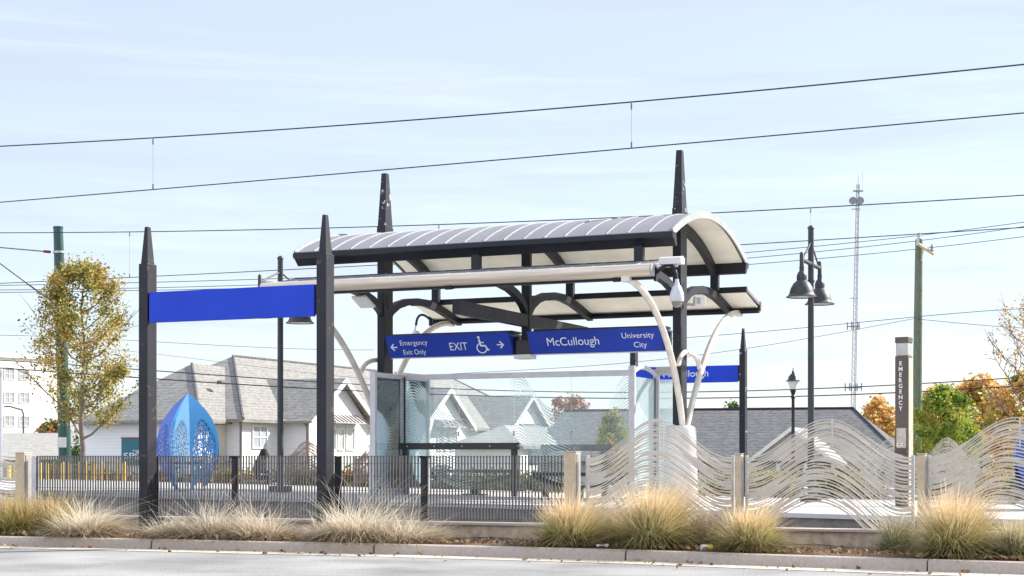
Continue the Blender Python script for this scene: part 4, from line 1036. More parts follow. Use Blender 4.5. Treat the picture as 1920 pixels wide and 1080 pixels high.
# ================================================================== HOUSES
def hip(p0, p1, q0, q1, rp, r0, r1, ze, zr_, over=0.0, fas=0.14):
    """hipped roof, ridge along local y"""
    v = [(p0, q0, ze), (p1, q0, ze), (p1, q1, ze), (p0, q1, ze), (rp, r0, zr_), (rp, r1, zr_), (p0, q0, ze - fas), (p1, q0, ze - fas), (p1, q1, ze - fas), (p0, q1, ze - fas)]
    f = [(0, 1, 4), (1, 2, 5, 4), (2, 3, 5), (3, 0, 4, 5), (6, 7, 1, 0), (7, 8, 2, 1), (8, 9, 3, 2), (9, 6, 0, 3), (9, 8, 7, 6)]
    return v, f
def window(parent, c, w_, h, axis, n=(2, 2), pane='pane', outward=1):
    """axis 'y': on a wall facing local +x ; 'x': on a wall facing local -y"""
    mb, pb = MB(), MB(); bw = 0.055
    def bx(a, z, sa, sz, dp, off, target):
        if axis == 'y': target.box((c[0] + outward * off, c[1] + a, c[2] + z), (dp, sa, sz))
        else: target.box((c[0] + a, c[1] - off, c[2] + z), (sa, dp, sz))
    for sg in (-1, 1):
        bx(sg * w_ / 2, 0, bw, h + bw, 0.07, 0.03, mb); bx(0, sg * h / 2, w_ - bw, bw, 0.066, 0.03, mb)
    for i in range(1, n[0]): bx(-w_ / 2 + w_ * i / n[0], 0, bw * 0.7, h - bw, 0.05, 0.03, mb)
    for i in range(1, n[1]): bx(0, -h / 2 + h * i / n[1], w_ - bw, bw * 0.7, 0.046, 0.03, mb)
    bx(0, 0, w_ - bw * 0.5, h - bw * 0.5, 0.02, 0.012, pb)
    o = mb.build('window', M['trim'], parent); pb.build('pane', M[pane], o); return o
R0 = P(437, 668, 76.0)
HA = thing('long_house', 'long white sided house with three gables and grey shingled hip roofs', 'house', (R0.x, R0.y, 0), ROT)
# walls
wb = MB()
wb.box((0.1, 11.6, 0.75), (8.0, 34.6, 4.1 - 0.1)); wb.box((0.27, -2.0, 0.72), (6.1, 11.4, 3.86))
GQ = (0.37, 11.64, 22.9)
for q in GQ: wb.box((3.0, q, 0.74), (5.14, 5.5, 3.94))
HAw = wb.build('wall', M['siding'], HA)
for (a, m_) in ((hip(-4.5, 4.5, -6.1, 31.0, 0, 0.0, 24.2, 2.8, 5.94), 'shingle'), (hip(-2.75, 3.7, -8.14, 4.0, 0.27, -3.76, 4.0, 2.72, 5.375), 'shingle')):
    mesh_obj('roof', a[0], a[1], M[m_], HA)
mb = MB()                                              # ridge and hip caps, slightly darker
for a, b in (((0, 0, 5.95), (4.5, -6.1, 2.81)), ((0, 0, 5.95), (0, 24.2, 5.95)), ((0.27, -3.76, 5.385), (3.7, -8.14, 2.73)), ((0, 24.2, 5.95), (4.5, 31, 2.81))):
    mb.tube([a, b], 0.07, 6)
mb.build('ridge_cap', M['shingled'], HA)
for q in GQ:
    hw_, zg, ze, pf = 3.15, 4.81, 2.76, 5.57; th = 0.10
    gw = MB().prism([Vector((pf - 0.02, q - 2.75, 2.7)), Vector((pf - 0.02, q + 2.75, 2.7)), Vector((pf - 0.02, q, zg - 0.1))], (-0.2, 0, 0), (0.02, 0, 0)).build('gable_wall', M['siding'], HA)
    rv = []
    for p in (0.8, pf + 0.35): rv += [(p, q - hw_, ze), (p, q, zg), (p, q + hw_, ze), (p, q + hw_, ze - th), (p, q, zg - th), (p, q - hw_, ze - th)]
    mesh_obj('gable_roof', rv, [(0, 1, 7, 6), (1, 2, 8, 7), (2, 3, 9, 8), (3, 4, 10, 9), (4, 5, 11, 10), (5, 0, 6, 11), (0, 5, 4, 1), (1, 4, 3, 2), (6, 7, 10, 11), (7, 8, 9, 10)], M['shingle'], HA)
    bb = MB()
    for sg in (-1, 1):
        bb.prism([Vector((0, q, zg - 0.0)), Vector((0, q + sg * hw_, ze - 0.0)), Vector((0, q + sg * hw_, ze - 0.24)), Vector((0, q, zg - 0.26))], (pf + 0.352, 0, 0), (pf + 0.40, 0, 0))
    bb.build('bargeboard', M['trim'], HA)
    window(HA, (pf + 0.01, q - 0.72, 1.98), 0.55, 0.98, 'y', (1, 1)); window(HA, (pf + 0.01, q + 0.05, 1.98), 0.55, 0.98, 'y', (1, 1)); window(HA, (pf + 0.01, q + 0.95, 1.98), 0.75, 0.98, 'y', (1, 1))
    aw = MB().prism([Vector((pf, 0, 3.1)), Vector((pf + 0.55, 0, 2.74)), Vector((pf + 0.55, 0, 2.70)), Vector((pf, 0, 2.70))], (0, q - 1.3, 0), (0, q + 1.6, 0)).build('awning', M['awning'], HA)
    mb = MB()
    for i in range(9): mb.box((pf + 0.28, q - 1.28 + 2.86 * i / 8, 2.94), (0.66, 0.03, 0.03), M=Matrix.Rotation(math.atan2(0.36, 0.55), 3, 'Y'))
    mb.build('seam', M['pipe'], aw)
    MB().tube([(pf - 0.1, q - 2.95, 2.68), (pf - 0.05, q - 2.82, 2.5), (pf - 0.05, q - 2.80, -0.5)], 0.06, 8).build('downpipe', M['pipe'], HA, smooth=True)
MB().tube([(4.3, -6.0, 2.66), (4.16, -5.75, 2.45), (4.16, -5.75, 0)], 0.06, 8).build('downpipe', M['pipe'], HA, smooth=True)
window(HA, (4.11, -4.2, 2.03), 1.15, 0.97, 'y', (2, 2))
# porch recess beside the step in the wall
MB().box((3.36, -6.55, 1.3), (0.06, 1.6, 2.5)).build('porch_wall', M['cream'], HA)
MB().box((3.42, -6.2, 0.95), (0.5, 0.9, 0.06)).build('porch_rail', M['pipe'], HA)
# chimney flashing / roof vents
for (p, q, z) in ((2.2, -4.4, 4.35), (2.4, 6.0, 4.35)):
    MB().box((p + 0.05, q, z + 0.12), (0.25, 0.3, 0.16)).build('roof_vent', M['pipe'], HA)
# shop sign on the shaded end wall
R0l = lambda px, z: (lambda k: ((k * (R0.y + V.y * -7.72) - R0.x - V.x * -7.72) / (U.x - k * U.y)))((px - CX) / F)
pa, pb_ = R0l(229, 0), R0l(292, 0)
wl = R0 + U * pa + V * -7.74
t = thing('shop_sign', 'teal shop sign with white lettering on the shaded white wall', 'sign', (wl.x, wl.y, 0), ROT)
zt, zb2 = P(230, 822, wl.y).z, P(230, 872, wl.y).z; wd = pb_ - pa
MB().box((wd / 2, 0, (zt + zb2) / 2), (wd, 0.06, zt - zb2)).build('board', M['teal'], t)
MB().box((wd / 2, -0.005, zt + 0.02), (wd + 0.04, 0.09, 0.05)).build('top_trim', M['red'], t)
kx = wd / 63.0
lettering('lettering', 'THE', t, ((256 - 229) * kx, -0.031, P(0, 845.5, wl.y).z), XD, (0, 0, 1), 13 * kx, 0.085)
lettering('lettering', 'SP', t, ((243.5 - 229) * kx, -0.031, P(0, 854.5, wl.y).z), XD, (0, 0, 1), 20 * kx, 0.25)
mb = MB(); cc = (260.5 - 229) * kx; zc = P(0, 854.5, wl.y).z
for r1_, r2_ in ((0.165, 0.135), (0.085, 0.06)):
    for i in range(24):
        a, b = 2 * math.pi * i / 24, 2 * math.pi * (i + 1) / 24
        mb.add([(cc + r * math.cos(q), -0.034, zc + r * math.sin(q)) for r, q in ((r1_, a), (r1_, b), (r2_, b), (r2_, a))], [(0, 1, 2, 3)])
mb.build('ring_letter', M['letter'], t)

# house with dark roof on the right
RB = P(1600, 766, 72.0); rotB = R(-17)
HB = thing('dark_roofed_house', 'low house with slate grey roof and a cream gabled porch behind the lamps', 'house', (RB.x, RB.y, 0), rotB)
zrB, zeB = RB.z, 0.98
L_ = 13.5
v = [(-L_, -6.2, zeB), (2.7, -6.2, zeB), (2.7, 6.2, zeB), (-L_, 6.2, zeB), (-L_, 0, zrB), (0, 0, zrB), (-L_, -6.2, zeB - .14), (2.7, -6.2, zeB - .14), (2.7, 6.2, zeB - .14), (-L_, 6.2, zeB - .14)]
mesh_obj('roof', v, [(0, 1, 5, 4), (1, 2, 5), (2, 3, 4, 5), (3, 0, 4), (6, 7, 1, 0), (7, 8, 2, 1), (8, 9, 3, 2), (9, 6, 0, 3), (9, 8, 7, 6)], M['shingled'], HB)
MB().tube([(-L_, 0, zrB + 0.01), (0, 0, zrB + 0.01), (2.7, -6.2, zeB)], 0.07, 6).build('ridge_cap', M['black'], HB)
MB().box((-5.3, 0.3, -0.3), (15.2, 11.2, 2.3)).build('wall', M['siding'], HB)
def lpB(px, py, Y): q = P(px, py, Y) - RB; c_, s_ = math.cos(-rotB), math.sin(-rotB); return (q.x * c_ - q.y * s_, q.x * s_ + q.y * c_, P(px, py, Y).z)
ga = lpB(1483, 800, 63.0); hw_ = 1.85; zg, zb3 = ga[2], 1.02
MB().prism([Vector((ga[0] - hw_ + 0.15, 0, zb3 - 0.02)), Vector((ga[0] + hw_ - 0.15, 0, zb3 - 0.02)), Vector((ga[0], 0, zg - 0.12))], (0, ga[1] + 0.12, 0), (0, ga[1] + 0.3, 0)).build('gable_wall', M['siding2'], HB)
rv = []
for yq in (ga[1], ga[1] + 5.5): rv += [(ga[0] - hw_, yq, zb3 - 0.1), (ga[0], yq, zg), (ga[0] + hw_, yq, zb3 - 0.1), (ga[0] + hw_, yq, zb3 - 0.2), (ga[0], yq, zg - 0.1), (ga[0] - hw_, yq, zb3 - 0.2)]
mesh_obj('gable_roof', rv, [(0, 1, 7, 6), (1, 2, 8, 7), (2, 3, 9, 8), (3, 4, 10, 9), (4, 5, 11, 10), (5, 0, 6, 11), (0, 5, 4, 1), (1, 4, 3, 2), (6, 7, 10, 11), (7, 8, 9, 10)], M['shinglel'], HB)
bb = MB()
for sg in (-1, 1): bb.prism([Vector((ga[0], 0, zg)), Vector((ga[0] + sg * hw_, 0, zb3 - 0.1)), Vector((ga[0] + sg * hw_, 0, zb3 - 0.27)), Vector((ga[0], 0, zg - 0.18))], (0, ga[1] - 0.05, 0), (0, ga[1] - 0.003, 0))
bb.build('bargeboard', M['trim'], HB)
for i in range(4):
    xq = ga[0] - 1.6 + i * 1.07; MB().box((xq, ga[1] + 0.25, -0.15), (0.14, 0.14, 2.1)).build('porch_column', M['trim'], HB)
for i, xq in enumerate((-8.6, -6.6, -2.2, -0.4, 1.2)):
    window(HB, (xq, -5.30, 0.15), 1.2, 1.1, 'x', (3, 2), 'panedark')

# small building seen through the glass
RC = P(945, 797, 70.0); HC = thing('small_outbuilding', 'small white building with pale hip roof seen through the shelter glass', 'building', (RC.x, RC.y, 0), ROT)
a = hip(-1.9, 1.75, -2.0, 8.2, 0, 0, 6.3, 1.64, RC.z); mesh_obj('roof', a[0], a[1], M['shinglel'], HC)
MB().box((-0.05, 3.1, 0.05), (3.1, 9.5, 3.1)).build('wall', M['siding'], HC)
MB().box((1.52, 3.0, 1.12), (0.12, 7.6, 0.5)).build('window_band', M['panedark'], HC)
# white apartment block far left
YAp = 150.0
xa = P(112, 700, YAp); t = thing('apartment_block', 'white four storey apartment block at the far left', 'building', (xa.x, xa.y, 0), R(52))
Hh = P(0, 676, YAp).z
MB().box((-9, 8, Hh / 2 - 0.5), (18, 16, Hh + 1)).build('wall', M['stucco'], t)
MB().box((-9, 8, Hh + 0.2), (18.3, 16.3, 0.4)).build('parapet', M['trim'], t)
mb = MB()
for py in (706, 748.5, 791.5):
    z = P(0, py, YAp).z
    for xx in (-3.9, -5.5, -7.9, -9.5): window(t, (xx, 0, z), 1.0, 0.95, 'x', (2, 2), 'pane')
# low building with a pale roof, left
xa = P(6, 812, 84.0); t = thing('low_roofed_building', 'low building with pale grey shingle roof behind the tan post at the left', 'building', (xa.x, xa.y, 0), R(0))
zt = xa.z; 
v = [(-0.3, 0, zt), (5.2, 0, zt), (5.2, -4.2, 1.02), (-0.3, -4.2, 1.02), (-0.3, 4.2, 1.02), (5.2, 4.2, 1.02)]
mesh_obj('roof', v, [(0, 1, 2, 3), (1, 0, 4, 5), (0, 3, 4), (1, 5, 2), (2, 5, 4, 3)], M['shinglel'], t)
MB().box((2.45, 0, 0.0), (5.0, 7.6, 2.0)).build('wall', M['siding2'], t)

# ================================================================== TREES AND PLANTS
def leaf_cloud(pts, size, r, flat=0.35, elong=1.6):
    """one diamond leaf per point"""
    n = len(pts); pts = np.asarray(pts)
    a = r.normal(size=(n, 3)); a[:, 2] *= 0.7; a /= np.linalg.norm(a, axis=1)[:, None]
    b = r.normal(size=(n, 3)); b -= a * (a * b).sum(1)[:, None]; b /= np.linalg.norm(b, axis=1)[:, None]
    s = size * r.uniform(0.6, 1.35, n)[:, None]
    v = np.empty((n, 4, 3)); v[:, 0] = pts - a * s * elong / 2; v[:, 1] = pts + b * s / 2; v[:, 2] = pts + a * s * elong / 2; v[:, 3] = pts - b * s / 2
    nn = np.cross(a, b); v[:, 1] += nn * s * 0.12; v[:, 3] += nn * s * 0.12
    f = (np.arange(n)[:, None] * 4 + np.arange(4)).tolist()
    return v.reshape(-1, 3), f
def grow(r, base, H, env, nprim, clear, up=0.7, spread=1.0, nsec=5, trunk_r=0.1, twist=0.15, gap=0.0):
    """tapered trunk with limbs; returns mesh builder and points along the twigs"""
    mb = MB(); tips = []
    tp = [Vector((0, 0, 0))]
    NTk = 10
    for i in range(1, NTk + 1):
        f_ = i / NTk; tp.append(Vector((r.normal() * 0.02 * H * f_ ** 0.5 * twist * 4, r.normal() * 0.02 * H * f_ ** 0.5 * twist * 4, H * 0.93 * f_)))
    mb.tube(tp, [trunk_r * (1 - 0.88 * (i / NTk) ** 0.9) for i in range(NTk + 1)], 9)
    for i in range(nprim):
        h = clear + (0.90 - clear) * (i + r.uniform(0, 0.8)) / nprim; zz = h * H
        k = h / 0.93 * NTk; k0 = int(min(k, NTk - 1)); p = tp[k0].lerp(tp[k0 + 1], min(1, k - k0))
        a = i * 2.399 + r.uniform(-0.5, 0.5); rad = env(min(1, h + 0.12)) * r.uniform(0.7, 1.05) * spread
        d = Vector((math.cos(a), math.sin(a), 0)); Lr = max(rad, 0.12 * H * 0.3)
        pts = []
        for q in range(6):
            f_ = q / 5; pts.append(p + d * Lr * f_ ** 0.85 + Vector((r.normal() * 0.03 * Lr, r.normal() * 0.03 * Lr, Lr * up * f_ ** 1.25)))
        r0 = trunk_r * (1 - 0.8 * h) * 0.5
        mb.tube(pts, [max(0.006, r0 * (1 - 0.85 * q / 5)) for q in range(6)], 6)
        for j in range(nsec):
            f_ = 0.35 + 0.65 * (j + 0.5) / nsec; q = f_ * 5; q0 = int(min(q, 4)); s0 = pts[q0].lerp(pts[q0 + 1], q - q0)
            a2 = a + r.choice([-1, 1]) * r.uniform(0.4, 1.3); L2 = Lr * r.uniform(0.25, 0.55)
            e = s0 + Vector((math.cos(a2), math.sin(a2), r.uniform(0.1, 1.0) * up * 1.4)) * L2
            m_ = s0.lerp(e, 0.5) + Vector((0, 0, 0.06 * L2))
            mb.tube([s0, m_, e], [max(0.005, r0 * 0.4), max(0.004, r0 * 0.25), 0.003], 5, False)
            tips += [m_, e, s0.lerp(e, 0.8), s0.lerp(m_, 0.5)]
        tips += [pts[3], pts[4], pts[5]]
    tips.append(tp[-1]); tips.append(tp[-2])
    return mb, tips
def tree(name, label, loc, H, env, mats, nleaf, lsize, seed, nprim=14, clear=0.2, clump=0.28, up=0.7, trunk_r=0.1, bark='bark', group=None, nsec=5, keep=None, zscale=1.0, spread=1.0):
    r = np.random.default_rng(seed); t = thing(name, label, 'tree', loc, 0, group)
    mb, tips = grow(r, None, H, env, nprim, clear, up, spread, nsec, trunk_r)
    mb.build('trunk', M[bark], t, smooth=True)
    T = np.array([tuple(p) for p in tips]); idx = r.integers(0, len(T), nleaf)
    T = T[r.uniform(0, 1, len(T)) < 0.72]; idx = r.integers(0, len(T), nleaf)
    wgt = r.uniform(0.3, 1.25, len(T))[idx]
    pts = T[idx] + r.normal(size=(nleaf, 3)) * (clump * wgt)[:, None] * np.array([1, 1, 0.8])
    hf = pts[:, 2] / H; rad = np.hypot(pts[:, 0], pts[:, 1]); ev = np.array([env(min(1, max(0, q))) for q in hf])
    an = np.arctan2(pts[:, 1], pts[:, 0]); lob = 0.86 + 0.2 * np.sin(an * 3 + hf * 9 + seed) + 0.13 * np.sin(an * 5 - hf * 17 + seed * 2); ev = ev * lob
    ok = (rad < ev * r.uniform(0.85, 1.15, nleaf) + 0.03) & (hf > clear * 0.72) & (hf < 1.03)
    pts = pts[ok]
    if not isinstance(mats, list): mats = [mats]
    # clumps of one leaf colour: split the crown by low frequency position
    ph = np.sin(pts[:, 0] * 3.1 / max(0.3, H * 0.12) + seed) + np.sin(pts[:, 2] * 2.3 / max(0.3, H * 0.12) + seed * 2) + np.sin(pts[:, 1] * 2.7 / max(0.3, H * 0.12))
    ph = ph + r.normal(size=len(ph)) * 0.9
    V_, F_, MI = [], [], []; off = 0
    order = np.argsort(ph); parts = np.array_split(order, len(mats))
    me = bpy.data.meshes.new('crown')
    for mi, sel in enumerate(parts):
        v_, f_ = leaf_cloud(pts[sel], lsize, r); V_.append(v_); F_ += [[x + off for x in q] for q in f_]; MI += [mi] * len(f_); off += len(v_)
    me.from_pydata(np.concatenate(V_).tolist(), [], F_); me.update()
    for m_ in mats: me.materials.append(m_)
    me.polygons.foreach_set('material_index', MI)
    o = bpy.data.objects.new('crown', me); SC.collection.objects.link(o); o.parent = t
    return t
LM = {}
LM['gold'] = leafmat('golden_olive_leaves', [(0.189, 0.174, 0.032), (0.435, 0.290, 0.058), (0.580, 0.362, 0.102)], 0.45)
LM['goldl'] = leafmat('pale_gold_leaves', [(0.36, 0.34, 0.07), (0.56, 0.46, 0.12), (0.66, 0.48, 0.18)], 0.5)
LM['spring'] = leafmat('bright_green_leaves', [(0.16, 0.30, 0.05), (0.30, 0.40, 0.06), (0.42, 0.46, 0.08)], 0.5)
LM['orangel'] = leafmat('bright_orange_leaves', [(0.72, 0.38, 0.13), (0.82, 0.52, 0.22), (0.80, 0.60, 0.28)], 0.6)
LM['olive'] = leafmat('olive_green_leaves', [(0.080, 0.109, 0.026), (0.174, 0.174, 0.043), (0.319, 0.261, 0.072)], 0.4)
LM['russet'] = leafmat('russet_leaves', [(0.377, 0.174, 0.058), (0.580, 0.290, 0.116), (0.493, 0.348, 0.116)], 0.4)
LM['green'] = leafmat('fresh_green_leaves', [(0.051, 0.123, 0.026), (0.109, 0.203, 0.036), (0.217, 0.290, 0.051)], 0.4)
LM['lime'] = leafmat('yellow_green_leaves', [(0.174, 0.261, 0.043), (0.348, 0.377, 0.058), (0.522, 0.435, 0.087)], 0.45)
LM['deep'] = leafmat('deep_green_leaves', [(0.026, 0.061, 0.020), (0.058, 0.102, 0.029), (0.102, 0.145, 0.043)], 0.25)
LM['orange'] = leafmat('orange_autumn_leaves', [(0.522, 0.189, 0.043), (0.667, 0.319, 0.072), (0.609, 0.392, 0.116)], 0.45)
LM['amber'] = leafmat('amber_leaves', [(0.435, 0.246, 0.072), (0.638, 0.406, 0.116), (0.551, 0.435, 0.174)], 0.45)
LM['red'] = leafmat('dull_red_leaves', [(0.290, 0.102, 0.072), (0.435, 0.174, 0.116), (0.377, 0.246, 0.145)], 0.4)
LM['sage'] = leafmat('sage_green_leaves', [(0.102, 0.145, 0.072), (0.189, 0.232, 0.102), (0.290, 0.304, 0.131)], 0.35)
LM['straw'] = leafmat('dry_straw_leaves', [(0.377, 0.290, 0.145), (0.609, 0.493, 0.290), (0.435, 0.261, 0.116)], 0.3)
def E(*pts):
    xs = [p[0] for p in pts]; ys = [p[1] for p in pts]; return lambda h: float(np.interp(h, xs, ys))
c = P(153, 928, 43.0)
tree('golden_tree', 'slender tree with golden olive leaves and a pale trunk in front of the green pole', (c.x, c.y, 0.15), 6.75, E((0, 0), (0.18, 0.8), (0.28, 1.35), (0.42, 1.60), (0.55, 1.62), (0.68, 1.50), (0.8, 1.25), (0.92, 0.8), (1, 0.25)), [LM['olive'], LM['goldl'], LM['olive'], LM['goldl'], LM['gold']], 23000, 0.052, 11, 28, 0.20, 0.20, 0.85, 0.088, nsec=6)
c = P(95, 870, 90.0)
tree('round_tree', 'small round tree turning red beside the white apartment block', (c.x, c.y, -0.1), 3.35, E((0, 0), (0.25, 1.1), (0.5, 1.6), (0.75, 1.35), (1, 0.4)), [LM['green'], LM['olive'], LM['red'], LM['russet']], 6500, 0.10, 12, 12, 0.2, 0.32, 0.5, 0.08, 'barkd')
c = P(1770, 900, 52.0)
tree('green_maple', 'dense bright green maple with yellow tips behind the slim right tan post', (c.x, c.y, 0.0), 3.55, E((0, 0.3), (0.22, 1.1), (0.36, 1.35), (0.55, 1.35), (0.72, 1.15), (0.88, 0.75), (1, 0.25)), [LM['green'], LM['spring'], LM['lime'], LM['lime']], 12000, 0.08, 13, 18, 0.2, 0.24, 0.6, 0.07, 'barkd')
for k, (px, top, hw_, Y, sd_k, lab) in enumerate(((1748, 722, 62, 96, 24, 'orange tree filling the gap behind the left side of the green maple'), (1645, 738, 56, 92, 21, 'pale orange tree rising between the slate roof and the emergency column'), (1838, 700, 95, 84, 22, 'broad orange tree behind the green maple'), (1938, 682, 110, 78, 23, 'tall orange tree at the right edge behind the bare branches'))):
    c = P(px, 900, Y); H_ = P(px, top, Y).z + 1.4
    hwm = hw_ / F * Y
    tree('orange_tree', lab, (c.x, c.y, -1.4), H_, E((0, 0.3), (0.3, hwm * 0.9), (0.55, hwm), (0.8, hwm * 0.75), (1, hwm * 0.2)), [LM['orangel'], LM['amber'], LM['orangel'], LM['lime']] if k != 1 else [LM['amber'], LM['orangel']], 9500 if k != 1 else 5000, 0.17, sd_k, 16, 0.2, 0.42, 0.55, 0.12, 'barkd', 'orange autumn trees on the right')
c = P(1925, 900, 46.0)
tree('bare_tree', 'nearly bare tree with thin branches at the right edge', (c.x, c.y, -0.1), 6.0, E((0, 0.3), (0.3, 1.3), (0.6, 1.6), (0.85, 1.1), (1, 0.5)), [LM['amber'], LM['russet']], 1500, 0.06, 31, 20, 0.3, 0.16, 1.0, 0.09, 'bark', nsec=8)
c = P(1068, 900, 110.0)
tree('red_tree', 'dull red tree top seen through the glass above the roofs', (c.x, c.y, -1.2), P(0, 736, 110).z + 1.2, E((0, 0.3), (0.4, 1.3), (0.7, 1.75), (0.9, 1.3), (1, 0.5)), [LM['red'], LM['russet']], 5000, 0.14, 32, 14, 0.3, 0.4, 0.6, 0.1, 'barkd')
c = P(1148, 900, 60.0)
tree('yellow_green_tree', 'yellow green tree seen through the right end of the glass', (c.x, c.y, -0.6), P(0, 763, 60).z + 0.6, E((0, 0.2), (0.3, 0.65), (0.55, 0.85), (0.8, 0.6), (1, 0.15)), [LM['lime'], LM['green'], LM['amber']], 7000, 0.075, 33, 14, 0.2, 0.22, 0.7, 0.06, 'barkd')
c = P(1003, 900, 115.0)
tree('brown_tree', 'thin brownish tree beyond the third gable seen through the glass', (c.x, c.y, -1.2), P(0, 757, 115).z + 1.2, E((0, 0.3), (0.5, 0.9), (0.8, 0.7), (1, 0.2)), [LM['red'], LM['straw']], 2500, 0.12, 34, 12, 0.3, 0.3, 0.8, 0.08, 'barkd')
c = P(1372, 900, 150.0)
tree('pine_tree', 'small dark green tree top peeping over the slate roof', (c.x, c.y, -1.2), P(0, 749, 150).z + 1.2, E((0, 0.5), (0.5, 1.6), (0.8, 1.7), (1, 0.5)), [LM['deep'], LM['green']], 4500, 0.18, 35, 12, 0.3, 0.5, 0.5, 0.1, 'barkd')
# far woods on the skyline read as one mass
r = np.random.default_rng(77); pts = []
for i in range(120):
    x = r.uniform(-75, 95); y = r.uniform(190, 225); h = r.uniform(2.5, 5.5) + (2.2 if x > 22 else 0)
    n_ = 130; q = r.normal(size=(n_, 3)) * np.array([1.8, 1.2, h * 0.22]) + np.array([x, y, h * 0.55]); pts.append(q[q[:, 2] < h])
v_, f_ = leaf_cloud(np.concatenate(pts), 0.55, r)
tag(mesh_obj('far_woods', v_.tolist(), f_, leafmat('bare_winter_woods', [(0.20, 0.15, 0.13), (0.30, 0.22, 0.18), (0.34, 0.24, 0.15)], 0.3), recalc=False), 'far-off line of brownish autumn woods along the skyline', 'woods', kind='stuff')

def shrub(label, loc, rx, ry, h, mats, n, ls, seed, group='shrubs in the far planting bed', name='shrub'):
    r = np.random.default_rng(seed); t = thing(name, label, 'shrub', loc, ROT, group)
    mb = MB(); ctr = []
    for i in range(14):
        a = r.uniform(0, 2 * math.pi); q = math.sqrt(r.uniform(0, 1)); e = Vector((rx * q * math.cos(a), ry * q * math.sin(a), h * r.uniform(0.45, 0.95) * (1 - 0.35 * q)))
        mb.tube([(e.x * 0.15, e.y * 0.15, 0), e * 0.55, e], [0.012, 0.008, 0.004], 5, False); ctr += [e, e * 0.7, e * 0.5]
    mb.build('stem', M['barkd'], t)
    T = np.array([tuple(x) for x in ctr]); pts = T[r.integers(0, len(T), n)] + r.normal(size=(n, 3)) * np.array([rx * 0.2, ry * 0.2, h * 0.13])
    pts = pts[(pts[:, 2] > 0.03) & (pts[:, 2] < h * 1.05)]
    me = bpy.data.meshes.new('foliage'); v_, f_ = leaf_cloud(pts, ls, r); me.from_pydata(v_.tolist(), [], f_); me.update()
    for m_ in mats: me.materials.append(m_)
    me.polygons.foreach_set('material_index', r.integers(0, len(mats), len(f_)))
    o = bpy.data.objects.new('foliage', me); SC.collection.objects.link(o); o.parent = t
    return t
SH = [(318, 0.75, 0.55, ['sage', 'russet'], 'low sage and russet shrub behind the left blue sculpture'),
      (392, 0.7, 0.5, ['sage', 'straw'], 'low straw coloured shrub to the right of the left blue sculpture'),
      (437, 0.8, 0.6, ['green', 'orange'], 'low shrub with orange leaves left of the seated person'),
      (470, 0.7, 0.55, ['sage', 'orange'], 'low shrub hiding the legs of the seated person'),
      (556, 0.95, 0.72, ['green', 'deep'], 'dense green shrub right of the lamp block, under the rusty wavy panel'),
      (598, 0.8, 0.66, ['green', 'russet'], 'green shrub with a few red leaves beside the tall near sign post'),
      (655, 0.95, 0.68, ['green', 'orange'], 'green shrub with orange leaves left of the glass windscreen'),
      (690, 0.8, 0.62, ['deep', 'russet'], 'dark shrub with brown leaves against the windscreen post'),
      (840, 1.2, 0.6, ['green', 'sage'], 'wide pale green shrub seen through the left glass under the bench'),
      (930, 1.2, 0.6, ['sage', 'green'], 'wide pale green shrub seen through the middle of the glass'),
      (1030, 1.1, 0.55, ['green', 'straw'], 'green shrub behind the right bench'),
      (1345, 0.9, 0.5, ['lime', 'sage'], 'yellow green shrub right of the white pedestal'),
      (1430, 0.9, 0.5, ['lime', 'straw'], 'straw coloured shrub right of the far sign post'),
      (1470, 0.8, 0.5, ['sage', 'lime'], 'pale shrub left of the lamp block'),
      (1552, 0.95, 0.55, ['deep', 'lime'], 'rounded green shrub right of the lamp block'),
      (1625, 0.8, 0.45, ['straw', 'sage'], 'low straw shrub left of the emergency column'),
      (1760, 0.8, 0.45, ['sage', 'green'], 'low green shrub under the green maple'),
      (1850, 0.8, 0.5, ['straw', 'amber'], 'low dry shrub left of the right blue sculpture'),
      (1925, 0.9, 0.5, ['lime', 'sage'], 'low yellow green shrub behind the right blue sculpture'),
      (105, 0.9, 0.6, ['green', 'russet'], 'low shrub with red leaves behind the yellow bollards'),
      (165, 0.9, 0.6, ['deep', 'russet'], 'dark low shrub behind the yellow bollards, beside the tree trunk'),
      (215, 0.9, 0.55, ['sage', 'orange'], 'pale low shrub behind the right end of the yellow bollards')]
for i, (px, rx, h, ms, lab) in enumerate(SH):
    d = 11.6 + 0.5 * ((i * 7) % 3 - 1); s = Yd(px, d)
    shrub(lab, W(s, d, 0.12), rx * 0.8, 0.6, h + 0.22, [LM[m_] for m_ in ms], 1500, 0.075, 100 + i)
c = P(141, 880, 60); shrub('taller dark green shrub left of the tree trunk before the low roofed building', (c.x, c.y, 0), 0.35, 0.35, 1.95, [LM['deep'], LM['green']], 2200, 0.08, 140)

